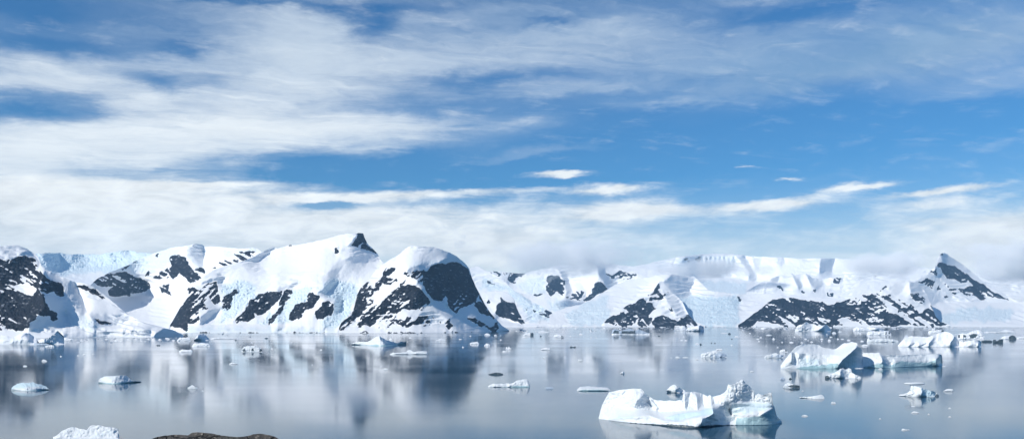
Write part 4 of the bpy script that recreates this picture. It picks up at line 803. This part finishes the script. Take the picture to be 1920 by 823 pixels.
berg('ice_floe', 'thin white floe below the cluster of three lumps', 'ice floe', zc([(742,218),(752,210),(772,216)]), 659.3)
berg('ice_floe', 'white floe with a dark notch right of the cape reflection', 'ice floe', zc([(1010,204),(1020,196),(1045,190),(1075,192),(1076,204)]), 656, undercut=.5)
berg('ice_slab', 'black bar of clear ice with two end knobs in mid water', 'ice slab', zc([(1212,186),(1220,178),(1228,184),(1240,184),(1248,178),(1254,186)]), 651.2, mat=MAT['dark_ice'])
berg('ice_chunk', 'bluish white chunk right of the black bar, a little nearer', 'ice chunk', zc([(1268,280),(1272,264),(1282,272),(1290,268),(1298,280)]), 677)
berg('ice_slab', 'long thin black slab floating behind the white tadpole floe', 'ice slab', zc([(648,372),(680,365),(700,361),(730,364),(750,370)]), 702, mat=MAT['dark_ice'])
berg('ice_floe', 'white tadpole shaped floe with a raised right end', 'ice floe', zc([(647,455),(660,444),(700,438),(760,438),(800,436),(820,430),(845,416),(880,410),(920,410),(930,425),(934,450)]), 725.3, mat=MAT['berg_snow'], undercut=.6, foot=[(915, 0), (940, .5), (960, 1), (963, 2.5), (985, 2.5), (993, 2)])
berg('ice_chunk', 'small dark chunk with a snow top right of the tadpole floe', 'ice chunk', zc([(1043,472),(1050,460),(1070,463),(1088,460),(1098,472)]), 728.6, mat=MAT['grey_ice'])
berg('ice_floe', 'flat topped white floe with a dark underside behind the largest iceberg', 'ice floe', [(1082, 730), (1088, 724.5), (1100, 723.6), (1120, 724.5), (1138, 726), (1143, 729)], 732.6, mat=MAT['berg_snow'], top_soft=(.4, .3), undercut=1.4, foot=[(1082, 0), (1090, 2.2), (1110, 2.8), (1130, 2.6), (1143, .5)])
berg('iceberg', 'small white iceberg with a grey right side just behind the largest iceberg', 'iceberg', z7([(720,245),(740,225),(760,200),(785,193),(806,198),(812,218),(835,218),(850,235),(880,244),(890,255)]), 737, shore=z7([(720,256),(790,268),(850,278),(890,262)]), mat=MAT['berg_snow'], faces=[(z7([(795,235),(840,218),(860,245),(850,280),(800,270)]), 4.)])
berg('ice_chunk', 'white chunk with a dark right side in the water left above the largest iceberg', 'ice chunk', zB([(1620,795),(1640,775),(1665,764),(1682,780),(1686,800)]), 700.8, faces=[(zB([(1668,760),(1690,780),(1690,810),(1668,805)]), 4)])
berg('ice_chunk', 'small white oval chunk above the peak of the largest iceberg', 'ice chunk', zC([(1808,765),(1825,752),(1850,752),(1864,765)]), 696.8)
berg('ice_floe', 'white floe with a dark right half below the saddle iceberg', 'ice floe', z8([(234,598),(250,575),(275,560),(300,568),(330,578),(380,580),(382,598)]), 727, undercut=.5, parts=[('clear_ice', z8([(275,592),(320,580),(385,585),(385,608),(300,605)]))], part_mats=DK)  # clear_ice is the dark half, mostly shade put into the colour
berg('ice_chunk', 'dark chunk with a white cap, left of a pair under the saddle iceberg', 'ice chunk', z8([(208,525),(225,510),(240,516),(248,530)]), 711.3, mat=MAT['grey_ice'])
berg('ice_chunk', 'small dark chunk, right of a pair under the saddle iceberg', 'ice chunk', z8([(284,526),(296,514),(312,526)]), 710.4, mat=MAT['dark_ice'])
berg('ice_floe', 'white floe with a long thin left tail between largest and saddle icebergs', 'ice floe', z8([(380,692),(420,688),(480,686),(530,676),(575,667),(592,676),(604,694)]), 746, shore=z8([(380,697),(480,704),(540,708),(604,702)]))
berg('ice_chunk', 'tiny white double chunk below the long tailed floe', 'ice chunk', z8([(664,742),(675,732),(685,738),(695,730),(706,744)]), 756)
berg('iceberg', 'small T shaped iceberg with a flat plate balanced on a narrow neck', 'iceberg', z9([(168,516),(195,508),(225,508),(238,495),(248,470),(252,455),(270,452),(300,462),(330,470),(370,480),(410,490),(425,500),(440,512),(446,522)]), 742, shore=z9([(168,524),(230,526),(330,530),(420,530),(446,526)]), mat=MAT['berg_snow'], du=.35, dv=.3, top_soft=None, slope=3, faces=[(z9([(325,470),(425,500),(415,525),(325,525)]), 3.4)], ices=[(z9([(325,470),(425,500),(415,525),(325,525)]), .8)],
  parts=[('clear_ice', z9([(415,520),(430,502),(450,515),(450,535),(420,535)]))], part_mats=DK)
berg('ice_floe', 'small white floe with a dark line right of the T shaped iceberg', 'ice floe', z9([(476,488),(490,478),(515,474),(540,474),(545,488)]), 733.5, undercut=.6)
berg('ice_chunk', 'tiny white chunk at the foot of the blue green undercut iceberg', 'ice chunk', z8([(1088,440),(1100,430),(1118,430),(1126,440)]), 692.3)
berg('ice_chunk', 'tiny white chunk off the right end of the blue green undercut iceberg', 'ice chunk', z8([(1662,416),(1680,408),(1696,416)]), 687)
berg('ice_floe', 'small broken floe in the water below the T shaped iceberg', 'ice floe', z9([(250,640),(270,628),(290,632),(312,640)]), 774)
berg('ice_floe', 'thin white floe near bottom right, below the T shaped iceberg', 'ice floe', z9([(185,758),(195,748),(215,754),(243,756)]), 806)
berg('ice_chunk', 'tiny white chunk left of the right end of the long tailed floe', 'ice chunk', [(1503, 732.6), (1505, 730.8), (1507.5, 732.6)], 733)

# tiny look-alike pieces: nothing but their neighbours tells them apart
TINY = 'tiny white ice chunks dotted over the calm bay'
def tiny(label, pts, group, mat=None):
    for x0, x1, yt, yw in pts:
        yt = yw - (yw - yt) * .72
        w = x1 - x0; q = random.random()
        cr = [(x0, yw - .25 * (yw - yt)), (x0 + w * (.2 + .15 * q), yt + .1 * (yw - yt)), (x0 + w * (.45 + .2 * q), yt), (x0 + w * .8, yt + .35 * (yw - yt)), (x1, yw - .2 * (yw - yt))]
        berg('ice_chunk', label, 'ice chunk', cr, yw, group=group, mat=mat, du=w / 11, dv=(yw - yt) / 6, step=w / 12, lens=.9, large=.35, large_wl=w * .3, fine=.18, fine_wl=w * .2)
tiny('tiny white ice chunk in the dark reflection under the left headland', [(78, 88, 672, 677), (43, 51, 683, 686.5), (144, 148, 664, 667), (155, 161, 661, 665), (173, 176.5, 662, 664.3), (112, 116, 666, 668)], 'tiny chunks under the left headland')
tiny('tiny white ice chunk close to the ice foot shore of the left headland', [(197, 202.5, 633.6, 636), (214, 222, 635.5, 640), (224, 230, 638, 641), (237, 243, 634, 638), (205, 210, 632.6, 634.6), (252, 258, 634, 637), (262, 268, 637, 639.4), (276, 281, 633, 636), (150, 156, 637, 639), (163, 167, 638, 640), (296, 303, 634, 637), (310, 318, 632, 635.4), (322, 328, 636, 638.4)], 'tiny chunks along the left ice foot')
tiny('tiny white ice chunk in the water before the snow massif', [(508, 512, 651.5, 654.3), (584, 587, 681.5, 684), (600, 604, 653.5, 656), (713, 716, 684.6, 686.5), (719, 727, 689, 693.5), (545, 548, 640, 642), (470, 474, 640.5, 642.5), (378, 382, 730.5, 733)], 'tiny chunks before the snow massif')
tiny('tiny dark ice chunk in the water before the snow massif', [(496, 503, 631.8, 634.4), (293, 301, 645, 647.6), (440, 444, 636, 638)], 'tiny dark chunks before the snow massif', MAT['dark_ice'])
tiny('tiny white ice chunk near the water line of the black cliff cape', [(908, 919, 623, 628), (866, 870, 648.5, 651), (766, 772, 631, 633.6), (860, 866, 634, 636), (926, 932, 626, 629), (937, 941, 635, 637.3), (880, 884, 628, 630)], 'tiny chunks near the cape')
tiny('tiny white ice chunk in the pale water right of the cape', [(1008, 1029, 619, 623), (1085, 1092.5, 624, 627.3), (1068, 1071.5, 628.6, 630.6), (1018, 1022.5, 668.6, 671.6), (1107, 1110, 631, 633), (1117, 1120, 631, 633), (1198, 1201, 673.6, 676), (1054, 1058, 620, 622.5)], 'tiny chunks right of the cape')
tiny('tiny dark ice chunk in the pale water before the glacier', [(1012, 1015.5, 627.6, 630.3), (1233, 1238, 628, 630.3), (1312, 1315.8, 642, 646.3), (1333, 1335.5, 641, 643), (1339, 1342, 641.5, 643.4), (1365, 1370.5, 622, 626.3), (1371, 1373.5, 633.6, 635.6)], 'tiny dark chunks before the glacier', MAT['dark_ice'])
tiny('tiny white ice chunk in the pale water before the glacier', [(1280, 1283.5, 629, 631.4), (1275, 1281, 635.6, 638), (1283, 1289, 636, 638.3), (1303, 1310.5, 642, 644.8), (1351, 1365, 622.8, 624.6), (1377, 1385, 628.8, 631.4), (1266, 1274.5, 666, 670.3), (1279, 1291, 668, 670.2), (1305, 1309.5, 671, 674), (1370, 1373.5, 645, 647.3), (1257, 1260, 668.6, 670.5)], 'tiny chunks before the glacier')
tiny('tiny white ice chunk scattered between the dark ridge and the saddle iceberg', [(1436, 1447.6, 626, 628.3), (1448, 1452.8, 632, 636), (1418, 1424, 633, 635.6), (1424, 1429, 630.6, 633), (1421.5, 1424.5, 637.5, 640), (1479.5, 1488, 639.4, 642.2), (1501, 1506, 640, 642.6), (1508, 1513, 633, 636), (1514, 1516.5, 636.3, 638.4), (1519, 1524.5, 638.5, 641.4), (1538, 1543.5, 633, 636.2), (1539, 1542, 637.7, 639.5), (1552, 1558, 634, 639), (1569, 1573, 633, 636), (1576, 1583, 634, 636), (1588, 1595, 635, 638.3), (1465, 1468, 639.3, 641.8), (1560, 1568, 620.6, 624.8), (1571.5, 1579, 620, 622.4), (1613, 1620, 637, 640), (1456, 1460, 649.6, 651.5), (1488, 1491, 630, 632), (1555, 1561, 630, 632), (1404, 1408, 623, 625), (1596, 1602, 643, 645.5), (1549, 1552, 625.4, 627.4), (1611, 1615, 623, 626)], 'tiny chunks between ridge and saddle iceberg')
tiny('tiny white ice chunk in open water near the bottom right corner', [(1778, 1783.5, 762.6, 765.6), (1778, 1783.5, 778.6, 781.6), (1708, 1716, 759, 762.2), (1739, 1743.5, 773.6, 776.6), (1648, 1652.5, 783, 785.3), (1503, 1515, 776, 780)], 'tiny chunks near the bottom right corner')

# plate on the T shaped berg is a tilted slab of the same ice, joined to its neck
def slab_part(parent, name, px0, px1, yt, yb, depth_at, thick, mat, seed):
    n, m2 = 26, 12; D = depth_at; mpp = D / F
    th = np.linspace(0, 2 * np.pi, n, endpoint=False)
    cxp = ((px0 + px1) / 2 - CX) / F * D; rx = (px1 - px0) / 2 * mpp; cz = CAM_Z + (HY - (yt + yb) / 2) / F * D; rz = (yb - yt) / 2 * mpp
    V = []
    for j, ph in enumerate(np.linspace(-np.pi / 2, np.pi / 2, m2)):
        rr = abs(math.cos(ph)) ** .35; zz = math.sin(ph)
        w = 1 + .14 * fbm(np.cos(th) * 2.2 + 5, np.sin(th) * 2.2 + j * .3, seed, 3)
        V.append(np.stack([cxp + rx * rr * np.cos(th) * w, D + thick * rr * np.sin(th) * w, cz + rz * zz * (1 + .3 * fbm(th, th * 0 + j, seed, 2))], -1))
    V = np.concatenate(V); idx = np.arange(m2 * n).reshape(m2, n)
    Q = np.stack([idx[:-1], np.roll(idx[:-1], -1, 1), np.roll(idx[1:], -1, 1), idx[1:]], -1).reshape(-1, 4)
    return mesh_obj(name, V - np.array(parent.location), Q, mat, parent)
tb = [o for o in bpy.data.objects if o.get('label', '').startswith('small T shaped')][0]
slab_part(tb, 'ice_plate', 1696, 1734, 716.4, 721.2, float(sea_depth(742)) + 3.2, 2.2, MAT['berg_snow'], 77)
slab_part(tb, 'ice_neck', 1706.5, 1713, 718.5, 725.5, float(sea_depth(742)) + 3., .9, MAT['berg_snow'], 78)

# brash: crumbs of ice crowded along the far shores
rng = np.random.default_rng(5)
ph = (1 + 5 ** .5) / 2
IV = np.array([(-1, ph, 0), (1, ph, 0), (-1, -ph, 0), (1, -ph, 0), (0, -1, ph), (0, 1, ph), (0, -1, -ph), (0, 1, -ph), (ph, 0, -1), (ph, 0, 1), (-ph, 0, -1), (-ph, 0, 1)]) / 1.9
IF = np.array([(0, 11, 5), (0, 5, 1), (0, 1, 7), (0, 7, 10), (0, 10, 11), (1, 5, 9), (5, 11, 4), (11, 10, 2), (10, 7, 6), (7, 1, 8), (3, 9, 4), (3, 4, 2), (3, 2, 6), (3, 6, 8), (3, 8, 9), (4, 9, 5), (2, 4, 11), (6, 2, 10), (8, 6, 7), (9, 8, 1)])
BV, BF = [], []
def crumbs(n, xa, xb, ya, yb, smin, smax, flat=.5, pw=2.):
    for _ in range(n):
        px = rng.uniform(xa, xb); py = ya + (yb - ya) * rng.random() ** pw
        D = float(sea_depth(py)); s = smin * (smax / smin) ** (rng.random() ** 1.8) * D / F / 2
        sc = np.array([s * rng.uniform(.8, 2.2), s * rng.uniform(.8, 1.8), s * rng.uniform(.35, 1.) * flat * 1.4])
        a = rng.uniform(0, 6.28); ca, sa = math.cos(a), math.sin(a)
        v = IV * sc * (1 + rng.uniform(-.4, .4, (12, 1)))
        v = np.stack([v[:, 0] * ca - v[:, 1] * sa, v[:, 0] * sa + v[:, 1] * ca, v[:, 2]], -1) + np.array([(px - CX) / F * D, D, sc[2] * .3])
        BF.append(IF + 12 * len(BV)); BV.append(v)
crumbs(620, 1120, 1920, 612.2, 620, .8, 5, .42, 2.6)
crumbs(260, 1380, 1760, 612.2, 618, 1.2, 7, .6, 2.5)
crumbs(220, 960, 1140, 612.2, 622, .8, 4, .6)
crumbs(160, 120, 345, 633, 642, .8, 4)
crumbs(150, 340, 960, 625, 636, .6, 3)
crumbs(160, 1380, 1920, 620, 650, .5, 2, .4, 1.6)
crumbs(70, 1000, 1400, 620, 650, .5, 1.5, .4, 1.4)
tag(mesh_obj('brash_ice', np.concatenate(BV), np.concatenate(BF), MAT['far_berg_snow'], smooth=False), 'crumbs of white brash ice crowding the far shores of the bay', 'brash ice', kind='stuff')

# ---------------------------------------------------------------- near shore: the hillside under the viewer and its outcrop
m, t, out = new_mat('shore_rock')
g = t.node('ShaderNodeTexCoord').outputs['Object']
n1 = t.noise(g, 3.2, 7, .62); n2 = t.noise(g, 22, 5, .6); n3 = t.noise(g, 1.1, 4, .5)
c = t.mix(t.smooth(n1, .35, .68), (.040, .038, .038, 1), (.150, .135, .120, 1))
c = t.mix(t.smooth(n2, .56, .68), c, (.30, .27, .23, 1)); c = t.mix(t.m('MULTIPLY', t.smooth(n3, .55, .7), .7), c, (.10, .105, .075, 1)); vo = t.node('ShaderNodeTexVoronoi', feature='DISTANCE_TO_EDGE'); t.put(vo.inputs['Vector'], t.vm('ADD', t.vm('MULTIPLY', g, (1., 1., 2.2)), t.vm('MULTIPLY', t.noise(g, 2.5, 4, .6, color=True), (.5, .5, .5)))); vo.inputs['Scale'].default_value = 2.3
cr = t.smooth(vo.outputs['Distance'], .045, .0)
c = t.mix(t.smooth(n2, .42, .30), c, (.02, .02, .02, 1)); c = t.mix(cr, c, (.012, .012, .012, 1))
b = t.node('ShaderNodeBsdfPrincipled'); t.put(b.inputs['Base Color'], c); b.inputs['Roughness'].default_value = .85
bm = t.node('ShaderNodeBump'); bm.inputs['Strength'].default_value = 1.; bm.inputs['Distance'].default_value = .05
t.put(bm.inputs['Height'], t.m('SUBTRACT', t.m('ADD', n1, t.m('MULTIPLY', n2, .7)), cr)); t.put(b.inputs['Normal'], bm.outputs[0]); t.put(out.inputs[0], b.outputs[0])
zr = lambda p: Zm(260, 780, 6.4, p)
relief('rock_outcrop', [(262, 840)] + zr([(140,285),(160,270),(200,252),(250,240),(320,228),(400,222),(480,219),(540,221),(590,229),(620,208),(650,193),(700,190),(760,191),(860,201),(950,220),(1020,231),(1080,240),(1180,246),(1230,243),(1290,238),(1370,216),(1430,207),(1500,212),(1580,226),(1640,246),(1690,273)]) + [(536, 838), (552, 862)],
  [(262, 900), (552, 900)], MAT['shore_rock'], du=1.0, dv=1.0, seed=901, slope=.9, D0=[(262, 9.2), (552, 9.2)], large=6, large_wl=50, fine=2.5, fine_wl=9, crest_jit=.5, lens=2., skirt=0, low_z=55.0, back_tan=1.2, step=1.,
  flats=[(zr([(150,275),(590,225),(700,250),(1200,255),(1690,270),(1690,300),(150,300)]), .55)],
  origin=(-3.3, 9.5, 55.6), tag_kw=dict(label='brown weathered rock outcrop rising at the bottom picture edge', cat='rock'))
gx = np.linspace(-420, 420, 85); gy = np.concatenate([np.linspace(-700, -20, 40), np.linspace(-15, 30, 46), np.linspace(34, 250, 50)])
X, Y = np.meshgrid(gx, gy)
Z = 58.35 - .30 * np.maximum(Y, 0) * (1 - .0) - .00035 * X * X - .02 * np.minimum(Y, 0)
Z = Z + .22 * fbm(X / 3, Y / 3, 5, 4) * np.clip(np.abs(Y) / 4, .3, 1) + 2.0 * fbm(X / 30, Y / 30, 9, 3) * np.clip((np.hypot(X, Y) - 15) / 40, 0, 1)
Z = np.minimum(Z, 59.2 - .17 * np.maximum(Y, 0))
Z = np.maximum(Z, -6)
n = len(gx); rws = len(gy); idx = np.arange(n * rws).reshape(rws, n)
Q = np.stack([idx[:-1, :-1], idx[:-1, 1:], idx[1:, 1:], idx[1:, :-1]], -1).reshape(-1, 4)
tag(mesh_obj('ground', np.stack([X, Y, Z], -1).reshape(-1, 3), Q, MAT['shore_rock']), 'stony brown hillside under the viewpoint', 'hillside', kind='structure')
